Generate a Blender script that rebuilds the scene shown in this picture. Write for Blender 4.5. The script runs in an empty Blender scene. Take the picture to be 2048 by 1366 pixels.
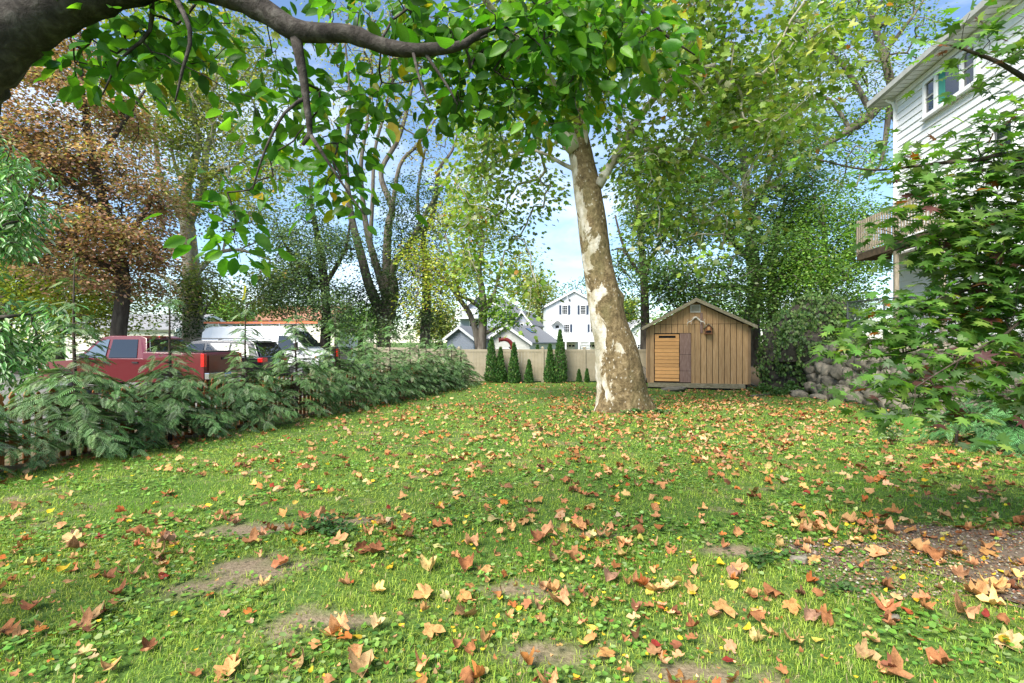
import bpy, bmesh, math, random
import numpy as np
from mathutils import Vector, Matrix, noise
R = math.radians
scene = bpy.context.scene
C = scene.collection

# ------------------------------------------------------------------ camera, sky, sun, exposure
CAMZ = 1.6
cam_d = bpy.data.cameras.new('camera'); cam_d.lens = 18.0; cam_d.sensor_width = 36.0
cam_d.clip_start = 0.05; cam_d.clip_end = 2000
cam = bpy.data.objects.new('camera', cam_d); C.objects.link(cam)
cam.location = (0, 0, CAMZ); cam.rotation_euler = (R(90), 0, 0)
scene.camera = cam
SUN_EL, SUN_AZ = 46.0, -142.0            # azimuth clockwise from +Y (north)
world = bpy.data.worlds.new('World'); scene.world = world; world.use_nodes = True
wn = world.node_tree; wn.nodes.clear()
def wnode(t, **k):
    n = wn.nodes.new(t)
    for a, b in k.items(): setattr(n, a, b)
    return n
sky = wnode('ShaderNodeTexSky', sky_type='NISHITA', sun_disc=False)
sky.sun_elevation = R(SUN_EL); sky.sun_rotation = R(SUN_AZ)
sky.air_density = 1.0; sky.dust_density = 0.2; sky.ozone_density = 3.5
tc = wnode('ShaderNodeTexCoord'); mp = wnode('ShaderNodeMapping'); mp.inputs['Scale'].default_value = (1.0, 1.0, 2.6)
nz = wnode('ShaderNodeTexNoise'); nz.inputs['Scale'].default_value = 2.6; nz.inputs['Detail'].default_value = 9; nz.inputs['Roughness'].default_value = .58
nz.inputs['Distortion'].default_value = .35
cr = wnode('ShaderNodeValToRGB'); cr.color_ramp.elements[0].position = .47; cr.color_ramp.elements[1].position = .78
cr.color_ramp.elements[1].color = (.85, .85, .85, 1)
mx = wnode('ShaderNodeMix', data_type='RGBA'); mx.inputs['B'].default_value = (7.0, 7.4, 8.0, 1)
bg = wnode('ShaderNodeBackground'); bg.inputs['Strength'].default_value = 0.10
wo = wnode('ShaderNodeOutputWorld')
L = wn.links.new
L(tc.outputs['Generated'], mp.inputs['Vector']); L(mp.outputs[0], nz.inputs['Vector']); L(nz.outputs['Fac'], cr.inputs[0])
L(cr.outputs[0], mx.inputs['Factor']); L(sky.outputs[0], mx.inputs['A']); L(mx.outputs['Result'], bg.inputs[0]); L(bg.outputs[0], wo.inputs[0])
sd = bpy.data.lights.new('sun', 'SUN'); sd.energy = 4.0; sd.angle = R(34); sd.color = (1.0, .95, .86)
sun = bpy.data.objects.new('sun', sd); C.objects.link(sun); sun.location = (-20, -20, 40)
_az = R(SUN_AZ); _el = R(SUN_EL)
sdir = Vector((math.sin(_az)*math.cos(_el), math.cos(_az)*math.cos(_el), math.sin(_el)))
sun.rotation_euler = (-sdir).to_track_quat('-Z', 'Y').to_euler()
vs = scene.view_settings; vs.view_transform = 'Standard'; vs.look = 'None'; vs.gamma = 1; vs.exposure = 1.4; vs.use_curve_mapping = False
scene.cycles.max_bounces = 8; scene.cycles.transmission_bounces = 6; scene.cycles.transparent_max_bounces = 8

# ------------------------------------------------------------------ helpers
F = 1024.0
def at(px, py, Y):
    return np.array([(px-1024)/F*Y, Y, CAMZ-(py-683)/F*Y])
def sstep(a, b, x):
    t = np.clip((x-a)/(b-a), 0, 1); return t*t*(3-2*t)
def fence_x(y): return -6.9+0.2513*(y-6.9)
def gz(x, y):
    x = np.asarray(x, float); y = np.asarray(y, float)
    z = -0.5*(1-np.exp(-np.clip(y-5, 0, None)/10.0))
    z = z + .018*np.sin(x*1.3+.5)*np.sin(y*.9+1)+.012*np.sin(x*2.9+y*1.7)
    z = z + .05*np.exp(-((x+1.1)**2/1.2+(y-3.9)**2/.5))
    d = fence_x(np.clip(y, 0, 60))-x
    w = sstep(.35, 1.6, d)*(1-sstep(34, 60, y))
    return z*(1-w)+(-.12)*w
def new_mesh(name, V, Fc, smooth=False, col=None):
    V = np.asarray(V, np.float32); Fc = np.asarray(Fc, np.int32)
    me = bpy.data.meshes.new(name); m, k = Fc.shape
    me.vertices.add(len(V)); me.vertices.foreach_set('co', V.ravel())
    me.loops.add(m*k); me.loops.foreach_set('vertex_index', Fc.ravel())
    me.polygons.add(m); me.polygons.foreach_set('loop_start', np.arange(0, m*k, k, dtype=np.int32))
    me.polygons.foreach_set('loop_total', np.full(m, k, np.int32))
    if smooth: me.polygons.foreach_set('use_smooth', np.ones(m, bool))
    if col is not None:
        a = me.color_attributes.new('Col', 'FLOAT_COLOR', 'POINT')
        c4 = np.ones((len(V), 4), np.float32); c4[:, :3] = col; a.data.foreach_set('color', c4.ravel())
    me.update(calc_edges=True); me.validate(); return me
def link(name, me, m=None, parent=None):
    o = bpy.data.objects.new(name, me)
    if m is not None and len(me.materials) == 0: me.materials.append(m)
    C.objects.link(o)
    if parent is not None: o.parent = parent
    return o
def tag(o, label=None, cat=None, group=None, kind=None):
    if label: o['label'] = label
    if cat: o['category'] = cat
    if group: o['group'] = group
    if kind: o['kind'] = kind
    return o
def thing(name, loc, label, cat, group=None, rz=0):
    o = bpy.data.objects.new(name, None); C.objects.link(o); o.empty_display_size = .2
    o.location = loc; o.rotation_euler = (0, 0, rz); return tag(o, label, cat, group)
def copy_tree(o, parent=None):
    c = o.copy(); C.objects.link(c); c.parent = parent
    for ch in list(o.children): copy_tree(ch, c)
    return c
class MB:
    """collects verts and faces; build() makes one mesh object. org = parent's world location to subtract"""
    def __init__(s): s.v = []; s.f = []
    def add(s, V, Fs):
        n = len(s.v); s.v += [tuple(map(float, p)) for p in V]; s.f += [tuple(i+n for i in f) for f in Fs]; return s
    def box(s, c, d, rz=0, ry=0, rx=0, taper=1.0):
        hx, hy, hz = d[0]/2, d[1]/2, d[2]/2
        V = []
        for z in (-1, 1):
            t = taper if z > 0 else 1
            for x, y in ((-1, -1), (1, -1), (1, 1), (-1, 1)): V.append(Vector((x*hx*t, y*hy*t, z*hz)))
        M = Matrix.Rotation(rz, 3, 'Z') @ Matrix.Rotation(ry, 3, 'Y') @ Matrix.Rotation(rx, 3, 'X')
        V = [M @ p + Vector(c) for p in V]
        return s.add(V, [(0, 3, 2, 1), (4, 5, 6, 7), (0, 1, 5, 4), (1, 2, 6, 5), (2, 3, 7, 6), (3, 0, 4, 7)])
    def prism(s, poly, d, axis='y', o=0):
        # poly of (a,b); extruded from o to o+d along axis ('y': a=x,b=z ; 'x': a=y,b=z ; 'z': a=x,b=y)
        n = len(poly); V = []
        for k in (o, o+d):
            for a, b in poly: V.append({'y': (a, k, b), 'x': (k, a, b), 'z': (a, b, k)}[axis])
        Fs = [tuple(range(n)), tuple(range(2*n-1, n-1, -1))]
        for i in range(n):
            j = (i+1) % n; Fs.append((i, i+n, j+n, j))
        return s.add(V, Fs)
    def tube(s, pts, rad, n=6, cap=True):
        P = [Vector(p) for p in pts]
        if not hasattr(rad, '__len__'): rad = [rad]*len(P)
        V = []; up = Vector((.13, .21, .97))
        for i, p in enumerate(P):
            t = (P[min(i+1, len(P)-1)]-P[max(i-1, 0)])
            t = t.normalized() if t.length > 1e-9 else Vector((0, 0, 1))
            a = up.cross(t)
            if a.length < .05: a = Vector((1, 0, 0)).cross(t)
            a.normalize(); b = t.cross(a)
            for k in range(n):
                th = 2*math.pi*k/n; V.append(p+(a*math.cos(th)+b*math.sin(th))*rad[i])
        Fs = []
        for i in range(len(P)-1):
            for k in range(n):
                j = (k+1) % n; Fs.append((i*n+k, i*n+j, (i+1)*n+j, (i+1)*n+k))
        if cap: Fs.append(tuple(range(n-1, -1, -1))); Fs.append(tuple((len(P)-1)*n+k for k in range(n)))
        return s.add(V, Fs)
    def build(s, name, m, parent=None, smooth=False, bevel=0, world=False):
        o_ = Vector(parent.location) if (world and parent is not None) else Vector((0, 0, 0))
        me = bpy.data.meshes.new(name); me.from_pydata([(p[0]-o_.x, p[1]-o_.y, p[2]-o_.z) for p in s.v], [], s.f)
        if bevel:
            bm = bmesh.new(); bm.from_mesh(me); bmesh.ops.remove_doubles(bm, verts=bm.verts, dist=1e-5)
            ed = [e for e in bm.edges if len(e.link_faces) == 2 and e.calc_face_angle(0) > .35]
            bmesh.ops.bevel(bm, geom=ed, offset=bevel, segments=2, profile=.6, affect='EDGES', clamp_overlap=True)
            bm.to_mesh(me); bm.free()
        if smooth:
            for p in me.polygons: p.use_smooth = True
        me.update(); return link(name, me, m, parent)

# ------------------------------------------------------------------ materials
def nmat(name):
    m = bpy.data.materials.new(name); m.use_nodes = True; nt = m.node_tree; nt.nodes.clear()
    out = nt.nodes.new('ShaderNodeOutputMaterial'); b = nt.nodes.new('ShaderNodeBsdfPrincipled'); nt.links.new(b.outputs[0], out.inputs[0])
    return m, nt, b
def N(nt, t, **k):
    n = nt.nodes.new(t)
    for a, v in k.items():
        if a in ('data_type', 'blend_type', 'feature', 'wave_type', 'bands_direction', 'operation', 'attribute_name', 'distance', 'interpolation_type'): setattr(n, a, v)
        else: n.inputs[a.replace('_', ' ')].default_value = v
    return n
def ramp(nt, src, stops):
    r = nt.nodes.new('ShaderNodeValToRGB'); e = r.color_ramp.elements
    while len(e) < len(stops): e.new(.5)
    for i, (p, c) in enumerate(stops): e[i].position = p; e[i].color = (*c, 1) if len(c) == 3 else c
    nt.links.new(src, r.inputs[0]); return r.outputs[0]
def mixc(nt, f, a, b, bt='MIX'):
    m = nt.nodes.new('ShaderNodeMix'); m.data_type = 'RGBA'; m.blend_type = bt
    for k, v in (('Factor', f), ('A', a), ('B', b)):
        if hasattr(v, 'links'): nt.links.new(v, m.inputs[k])
        else: m.inputs[k].default_value = v if k == 'Factor' else (*v, 1)
    return m.outputs['Result']
def coords(nt, scale=(1, 1, 1), kind='Object'):
    t = nt.nodes.new('ShaderNodeTexCoord'); m = nt.nodes.new('ShaderNodeMapping'); m.inputs['Scale'].default_value = scale
    nt.links.new(t.outputs[kind], m.inputs['Vector']); return m.outputs[0]
def noi(nt, vec, sc, det=5, ro=.55, dist=0):
    n = nt.nodes.new('ShaderNodeTexNoise'); n.inputs['Scale'].default_value = sc; n.inputs['Detail'].default_value = det
    n.inputs['Roughness'].default_value = ro; n.inputs['Distortion'].default_value = dist; nt.links.new(vec, n.inputs['Vector']); return n.outputs['Fac']
def bump(nt, b, h, st=.3, di=.02):
    n = nt.nodes.new('ShaderNodeBump'); n.inputs['Strength'].default_value = st; n.inputs['Distance'].default_value = di
    nt.links.new(h, n.inputs['Height']); nt.links.new(n.outputs[0], b.inputs['Normal'])
def mat(name, c1, c2=None, rough=.6, sc=6, stretch=(1, 1, 1), bst=.15, metal=0, c3=None, rnd=0, coat=0, spec=.4):
    m, nt, b = nmat(name); b.inputs['Roughness'].default_value = rough; b.inputs['Metallic'].default_value = metal
    b.inputs['Specular IOR Level'].default_value = spec
    if coat: b.inputs['Coat Weight'].default_value = coat; b.inputs['Coat Roughness'].default_value = .06
    if c2 is None: b.inputs['Base Color'].default_value = (*c1, 1); return m
    v = coords(nt, stretch); f = noi(nt, v, sc, 6, .6)
    stops = [(.32, c1), (.68, c2)] if c3 is None else [(.3, c1), (.52, c2), (.72, c3)]
    col = ramp(nt, f, stops)
    if rnd:
        oi = nt.nodes.new('ShaderNodeObjectInfo'); mr = nt.nodes.new('ShaderNodeMapRange')
        mr.inputs['To Min'].default_value = 1-rnd; mr.inputs['To Max'].default_value = 1+rnd
        nt.links.new(oi.outputs['Random'], mr.inputs['Value'])
        hv = nt.nodes.new('ShaderNodeHueSaturation'); nt.links.new(mr.outputs[0], hv.inputs['Value']); nt.links.new(col, hv.inputs['Color']); col = hv.outputs[0]
    nt.links.new(col, b.inputs['Base Color'])
    if bst: bump(nt, b, f, bst, .01)
    return m
def leafmat(name, trans=.35, rough=.45, spec=.35, tint=(1.15, 1.25, .55)):
    m, nt, b = nmat(name); b.inputs['Roughness'].default_value = rough; b.inputs['Specular IOR Level'].default_value = spec
    a = nt.nodes.new('ShaderNodeAttribute'); a.attribute_name = 'Col'
    v = coords(nt); f = noi(nt, v, 30, 2)
    col = mixc(nt, 1.0, a.outputs['Color'], ramp(nt, f, [(.3, (.8, .8, .8)), (.7, (1.2, 1.2, 1.2))]), 'MULTIPLY')
    nt.links.new(col, b.inputs['Base Color'])
    t = nt.nodes.new('ShaderNodeBsdfTranslucent'); nt.links.new(mixc(nt, 1.0, col, tint, 'MULTIPLY'), t.inputs['Color'])
    s = nt.nodes.new('ShaderNodeMixShader'); s.inputs[0].default_value = trans
    o = [n for n in nt.nodes if n.type == 'OUTPUT_MATERIAL'][0]
    nt.links.new(b.outputs[0], s.inputs[1]); nt.links.new(t.outputs[0], s.inputs[2]); nt.links.new(s.outputs[0], o.inputs[0]); return m

M = {}
M['leaf'] = leafmat('leaf_green', .45); M['leaf_gloss'] = leafmat('leaf_glossy', .25, .3, .6)
M['leaf_near'] = leafmat('leaf_near', .5, .4, .3, (1.35, 1.5, .5))
M['grass'] = leafmat('grass_blade', .3, .6, .2); M['dryleaf'] = leafmat('dry_leaf', .15, .8, .15, (1.1, 1, .8))
def dry_spots(m):
    nt = m.node_tree; b = [n for n in nt.nodes if n.type == 'BSDF_PRINCIPLED'][0]; src = b.inputs['Base Color'].links[0].from_socket
    v = coords(nt, kind='Object'); f = noi(nt, v, 2.2, 6, .7); c = mixc(nt, 1.0, src, ramp(nt, f, [(.33, (.45, .4, .36)), (.5, (1, 1, 1)), (.7, (1.25, 1.2, 1.1))]), 'MULTIPLY')
    for l in list(src.links): nt.links.new(c, l.to_socket) if l.to_node.type != 'MIX' or l.to_socket != None and l.to_node != c.node else None
dry_spots(M['dryleaf'])
M['frond'] = leafmat('cedar_frond', .2, .5, .35)

def bark(name, c1, c2, c3, sc=5, st=(1, 1, .25), bst=.6):
    m, nt, b = nmat(name); b.inputs['Roughness'].default_value = .9; b.inputs['Specular IOR Level'].default_value = .15
    v = coords(nt, st); f = noi(nt, v, sc, 8, .65, .4); nt.links.new(ramp(nt, f, [(.3, c1), (.5, c2), (.7, c3)]), b.inputs['Base Color'])
    bump(nt, b, f, bst, .05); return m
M['bark_grey'] = bark('bark_grey', (.06, .05, .04), (.13, .11, .09), (.22, .2, .16))
M['bark_dark'] = bark('bark_dark', (.025, .02, .016), (.06, .05, .04), (.11, .095, .075))
M['bark_pale'] = bark('bark_pale', (.16, .14, .1), (.36, .33, .26), (.55, .52, .44), 2.5, (1, 1, .6), .3)
M['bark_cherry'] = bark('bark_cherry', (.02, .016, .014), (.05, .042, .036), (.11, .098, .085), 16, (1, 1, 1), .5)
M['bark_maple'] = bark('bark_japanese_maple', (.035, .026, .02), (.07, .052, .04), (.11, .09, .07), 14)
def sycamore_bark():
    m, nt, b = nmat('bark_sycamore'); b.inputs['Roughness'].default_value = .85; b.inputs['Specular IOR Level'].default_value = .2
    v = coords(nt, (1, 1, .55)); v2 = coords(nt, (1, 1, .8))
    big = noi(nt, v, 2.2, 7, .62, .6); fine = noi(nt, v2, 9, 8, .7, .3)
    brown = ramp(nt, fine, [(.3, (.045, .032, .016)), (.5, (.145, .104, .05)), (.7, (.3, .23, .125))])
    pale = ramp(nt, noi(nt, v, 5, 4), [(.35, (.34, .29, .19)), (.65, (.6, .56, .48))])
    flk = nt.nodes.new('ShaderNodeTexVoronoi'); flk.inputs['Scale'].default_value = 10; flk.feature = 'F1'
    wv = mixc(nt, .6, v2, nt.nodes.new('ShaderNodeTexNoise').outputs['Color'], 'ADD'); nt.links.new(wv, flk.inputs['Vector'])
    fl = ramp(nt, flk.outputs['Distance'], [(.16, (1, 1, 1)), (.26, (0, 0, 0))])
    fn = ramp(nt, noi(nt, v, 3.1, 5, .6), [(.43, (0, 0, 0)), (.54, (1, 1, 1))])
    flm = mixc(nt, 1.0, fl, fn, 'MULTIPLY')
    c = mixc(nt, flm, brown, ramp(nt, noi(nt, v, 6, 4), [(.35, (.3, .25, .17)), (.65, (.5, .46, .38))]))
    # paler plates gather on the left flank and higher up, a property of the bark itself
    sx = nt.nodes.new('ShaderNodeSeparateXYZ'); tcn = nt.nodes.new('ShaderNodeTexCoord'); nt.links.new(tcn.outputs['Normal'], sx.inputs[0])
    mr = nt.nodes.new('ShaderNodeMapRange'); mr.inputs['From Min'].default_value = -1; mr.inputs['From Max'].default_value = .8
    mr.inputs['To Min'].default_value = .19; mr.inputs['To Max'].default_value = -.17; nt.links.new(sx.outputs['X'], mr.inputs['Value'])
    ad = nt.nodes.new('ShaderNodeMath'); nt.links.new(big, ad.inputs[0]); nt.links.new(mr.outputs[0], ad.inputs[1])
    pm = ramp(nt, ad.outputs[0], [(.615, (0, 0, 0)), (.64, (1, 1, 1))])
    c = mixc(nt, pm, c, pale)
    c = mixc(nt, ramp(nt, noi(nt, v, 1.3, 4), [(.52, (0, 0, 0)), (.75, (.5, .5, .5))]), c, (.13, .13, .05))
    nt.links.new(c, b.inputs['Base Color']); bump(nt, b, fine, 1.0, .06); return m
M['bark_syc'] = sycamore_bark()

M['soil'] = mat('soil', (.10, .075, .05), (.2, .16, .11), .95, 9, bst=.5)
def ground_mat():
    m, nt, b = nmat('ground_turf'); b.inputs['Roughness'].default_value = .95; b.inputs['Specular IOR Level'].default_value = .1
    v = coords(nt); g = ramp(nt, noi(nt, v, 22, 6, .7), [(.3, (.03, .06, .012)), (.5, (.07, .13, .025)), (.7, (.14, .2, .05))])
    g2 = ramp(nt, noi(nt, v, 40, 5, .7), [(.3, (.12, .09, .055)), (.7, (.3, .23, .155))])
    f = ramp(nt, noi(nt, v, 1.3, 6, .65), [(.56, (0, 0, 0)), (.7, (1, 1, 1))])
    at_ = nt.nodes.new('ShaderNodeAttribute'); at_.attribute_name = 'Col'
    c = mixc(nt, f, g, g2); c = mixc(nt, at_.outputs['Fac'], g2, c)
    nt.links.new(c, b.inputs['Base Color']); bump(nt, b, noi(nt, v, 40, 4), .6, .03); return m
M['ground'] = ground_mat()
M['asphalt'] = mat('asphalt_gravel', (.09, .088, .08), (.2, .19, .17), .95, 30, bst=.4)
M['terrace'] = mat('leaf_litter_soil', (.06, .045, .03), (.16, .11, .06), .95, 12, bst=.5)
M['gravel_base'] = mat('gravel_base', (.07, .052, .036), (.17, .125, .085), .95, 45, bst=.7)
M['shed_board'] = mat('shed_board_paint', (.3, .175, .075), (.385, .235, .11), .75, 5, (6, 6, .5), .12, c3=(.46, .3, .155), rnd=.09)
M['pine'] = mat('pine_board', (.5, .24, .075), (.6, .31, .11), .6, 7, (.6, 8, 8), .06, c3=(.66, .36, .14), rnd=.12)
M['purple'] = mat('weathered_plum_board', (.15, .085, .065), (.22, .135, .105), .8, 6, (5, 5, .7), .2, c3=(.29, .2, .165), rnd=.1)
M['mossy'] = mat('mossy_grey_board', (.12, .1, .055), (.22, .19, .12), .85, 8, (1, 4, 4), .25, c3=(.3, .26, .19))
M['corner'] = mat('corner_board', (.2, .12, .055), (.27, .17, .09), .8, 6, (4, 4, .6), .15)
M['shingle'] = mat('grey_shingle', (.16, .16, .165), (.27, .27, .275), .9, 14, bst=.3)
M['shingle_dark'] = mat('dark_shingle', (.05, .05, .05), (.1, .1, .1), .9, 14, bst=.3)
M['black'] = mat('black_void', (.006, .006, .006), rough=.9)
M['vent'] = mat('vent_paint', (.5, .48, .42), (.62, .6, .54), .6, 9, bst=0)
M['antler'] = mat('antler_bone', (.45, .4, .32), (.68, .64, .56), .5, 12, bst=.2)
M['bird_wood'] = mat('birdhouse_wood', (.14, .05, .02), (.26, .11, .045), .7, 14, bst=.1)
M['picket'] = mat('orange_stained_picket', (.2, .065, .016), (.34, .12, .03), .7, 8, (5, 5, .6), .15, c3=(.42, .17, .05), rnd=.2)
M['vinyl'] = mat('tan_vinyl', (.24, .205, .135), (.29, .25, .17), .5, 1.5, (1, 1, 1.5), 0, c3=(.32, .28, .2), rnd=.03)
M['white'] = mat('white_paint', (.74, .75, .76), (.8, .8, .8), .5, 4, bst=.02)
M['siding'] = mat('white_vinyl_siding', (.74, .75, .76), (.8, .805, .81), .5, 1.2, (1, 1, 3), .02, rnd=.02)
def far_siding(name, c1, c2, per=.16):
    m, nt, b = nmat(name); b.inputs['Roughness'].default_value = .6
    t = nt.nodes.new('ShaderNodeTexCoord'); s = nt.nodes.new('ShaderNodeSeparateXYZ'); nt.links.new(t.outputs['Object'], s.inputs[0])
    d = nt.nodes.new('ShaderNodeMath'); d.operation = 'DIVIDE'; d.inputs[1].default_value = per; nt.links.new(s.outputs['Z'], d.inputs[0])
    fr = nt.nodes.new('ShaderNodeMath'); fr.operation = 'FRACT'; nt.links.new(d.outputs[0], fr.inputs[0])
    nt.links.new(ramp(nt, fr.outputs[0], [(.0, c2), (.14, c1)]), b.inputs['Base Color']); bump(nt, b, fr.outputs[0], .5, .02); return m
M['far_white'] = far_siding('white_far_siding', (.62, .63, .64), (.43, .44, .46))
M['far_grey'] = far_siding('blue_grey_siding', (.3, .33, .4), (.2, .22, .27))
M['far_offwhite'] = far_siding('off_white_siding', (.62, .62, .58), (.45, .45, .42), .2)
M['cream'] = mat('cream_siding', (.66, .62, .52), (.72, .68, .58), .6, 3, bst=0)
M['red_roof'] = mat('rust_red_roof', (.28, .13, .08), (.38, .19, .12), .9, 10, bst=.2)
M['shutter'] = mat('navy_shutter', (.03, .045, .075), rough=.5)
def glass(name, c=(.02, .025, .03), rough=.03):
    m, nt, b = nmat(name); b.inputs['Base Color'].default_value = (*c, 1); b.inputs['Roughness'].default_value = rough
    b.inputs['Specular IOR Level'].default_value = .9; b.inputs['IOR'].default_value = 1.5; return m
M['glass'] = glass('window_glass'); M['carglass'] = glass('car_glass', (.015, .018, .02))
M['skyglass'] = glass('clear_car_glass', (.09, .12, .15))
M['curtain'] = mat('teal_curtain', (.03, .2, .16), (.06, .3, .24), .8, 6, (20, 20, .2), .1)
M['gutter'] = mat('grey_gutter', (.33, .33, .3), (.42, .42, .38), .5, 5, bst=.03)
M['deck_wood'] = mat('weathered_deck_wood', (.2, .17, .12), (.33, .28, .21), .85, 6, (4, 4, .5), .2, rnd=.12)
M['deck_edge'] = mat('dark_deck_edge', (.05, .035, .02), (.12, .08, .045), .85, 6, bst=.1)
M['stone'] = mat('field_stone', (.09, .085, .06), (.17, .15, .115), .9, 4, bst=.6, c3=(.27, .23, .17), rnd=.25)
M['stone_fill'] = mat('stone_wall_fill', (.03, .027, .02), (.07, .06, .045), .95, 8, bst=.4)
M['wire'] = mat('galvanised_wire', (.16, .17, .17), rough=.45, metal=.7)
M['red_pipe'] = mat('dark_red_pipe', (.22, .02, .02), (.3, .035, .03), .45, 5, bst=0)
M['red_paint'] = mat('maroon_car_paint', (.095, .003, .006), rough=.3, metal=.0, coat=.5)
M['black_paint'] = mat('black_car_paint', (.008, .008, .01), rough=.28, coat=.9)
M['white_paint'] = mat('white_van_paint', (.78, .79, .8), rough=.35, coat=.5)
M['trim'] = mat('black_plastic_trim', (.015, .015, .016), rough=.6)
M['chrome'] = mat('chrome', (.6, .6, .6), rough=.15, metal=1)
M['silver'] = mat('alloy_rim', (.5, .5, .52), rough=.3, metal=.9)
M['tyre'] = mat('tyre_rubber', (.02, .02, .02), rough=.9)
M['tail'] = mat('tail_light_red', (.6, .012, .012), rough=.15, coat=.6)
M['lamp'] = mat('head_light_lens', (.5, .52, .55), rough=.1, coat=.8); M['amber'] = mat('amber_lens', (.7, .22, .02), rough=.2)
M['plate'] = mat('pale_blue_plate', (.2, .35, .6), (.45, .55, .7), .4, 6, bst=0)
M['alu'] = mat('aluminium_ladder', (.5, .52, .54), rough=.35, metal=.8); M['fibre'] = mat('orange_fibreglass', (.6, .17, .07), rough=.5)
M['blue'] = mat('blue_strap', (.03, .09, .4), rough=.6)
M['grey_plank'] = mat('grey_scrap_board', (.2, .2, .19), (.36, .35, .33), .8, 6, bst=.1)

# ------------------------------------------------------------------ the ground
ex = np.concatenate([[-600, -300, -160, -90, -60, -45, -36], np.arange(-30, 20.01, .4), [24, 30, 40, 60, 100, 200, 400, 600]])
ey = np.concatenate([[-60, -30, -15, -8, -4], np.arange(-2, 30.01, .4), [32, 36, 42, 50, 65, 90, 140, 250, 450, 900]])
ex = np.unique(np.round(np.concatenate([ex, np.arange(-2.8, 2.2, .1)]), 3)); ey = np.unique(np.round(np.concatenate([ey, np.arange(2.2, 4.8, .1)]), 3))
gx, gy = np.meshgrid(ex, ey); V = np.stack([gx, gy, gz(gx, gy)], -1).reshape(-1, 3); nxx = len(ex)
ii, jj = np.meshgrid(np.arange(len(ex)-1), np.arange(len(ey)-1)); b0 = (jj*nxx+ii).ravel()
Fq = np.stack([b0, b0+1, b0+nxx+1, b0+nxx], 1)
# bare-earth patches: (x, y, rx, ry)
BARE = [(-2.15, 4.25, .5, .2), (-1.75, 3.5, .42, .22), (-1.95, 3.3, .3, .14), (-1.35, 4.45, .35, .16), (.12, 3.3, .3, .14), (.2, 2.65, .3, .12), (.75, 2.45, .3, .1), (1.65, 3.95, .35, .12), (-1.0, 2.9, .3, .1)]
def bare(x, y):
    w = np.zeros_like(np.asarray(x, float))
    for bx, by, rx, ry in BARE:
        d = np.sqrt(((x-bx)/rx)**2+((y-by)/ry)**2)+.22*np.sin(x*9+by)*np.sin(y*11)+.2*np.sin(x*23+y*17)*np.sin(y*31-x*7)+.15*np.sin(x*51)*np.sin(y*47+1)
        w = np.maximum(w, 1-sstep(.35, 1.25, d))
    return w
def gravel_d(x, y):      # <1 inside the gravel patch on the right
    return np.sqrt(((x-4.35)/2.05)**2+((y-3.65)/.74)**2)+.13*np.sin(x*5)+.1*np.sin(y*9+x*3)
def litter(x, y):        # mulch strip under the hedge and around the right bed
    d = x-fence_x(y); return (1-sstep(.25, .75, d+.12*np.sin(y*3)))*(d > -1.5)
gv = link('ground', new_mesh('ground', V, Fq, True, np.repeat((1-np.maximum(bare(V[:, 0], V[:, 1]), litter(V[:, 0], V[:, 1])*.9))[:, None], 3, 1)), M['ground']); tag(gv, kind='structure')
# parking area beyond the picket fence
py_ = np.linspace(5, 40, 36); rows = []
for y in py_:
    x1 = fence_x(y)-1.7; xs = np.linspace(-32, x1, 14); rows.append(np.stack([xs, np.full(14, y), gz(xs, np.full(14, y))+.006], 1))
Vp = np.concatenate(rows); ii, jj = np.meshgrid(np.arange(13), np.arange(35)); b0 = (jj*14+ii).ravel()
tag(link('parking_area', new_mesh('parking_area', Vp, np.stack([b0, b0+1, b0+15, b0+14], 1), True), M['asphalt']), kind='structure')
# raised terrace on the right behind the stone wall
def wall_x(y): return 9.5+.155*(y-8)
ty = np.linspace(2, 40, 30); rows = []
for y in ty:
    xs = np.concatenate([[wall_x(y)+.35], np.linspace(wall_x(y)+.9, 60, 8)]); zt = 1.25+.35*sstep(8, 18, y)+.35*sstep(0, 3, xs-wall_x(y)-.3)
    zt = zt*(1-sstep(20, 24, y)*.85); rows.append(np.stack([xs, np.full(9, y), zt], 1)); 
Vt = np.concatenate(rows); ii, jj = np.meshgrid(np.arange(8), np.arange(29)); b0 = (jj*9+ii).ravel()
tag(link('terrace', new_mesh('terrace', Vt, np.stack([b0, b0+1, b0+10, b0+9], 1), True), M['terrace']), kind='structure')
# gravel patch sheet
th = np.linspace(0, 2*np.pi, 65)[:-1]; pv = [[4.35, 3.65, float(gz(4.35, 3.65))+.012]]
for k in th:
    for r_ in np.linspace(.1, 1.6, 60):
        x, y = 4.35+2.05*r_*math.cos(k), 3.65+.74*r_*math.sin(k)
        if gravel_d(x, y) > 1: break
    pv.append([x, y, float(gz(x, y))+.012])
nb = len(pv)-1
gp = link('gravel_patch', new_mesh('gravel_patch', pv, [[0, 1+i, 1+(i+1) % nb] for i in range(nb)]), M['gravel_base']); tag(gp, kind='structure')

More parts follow.
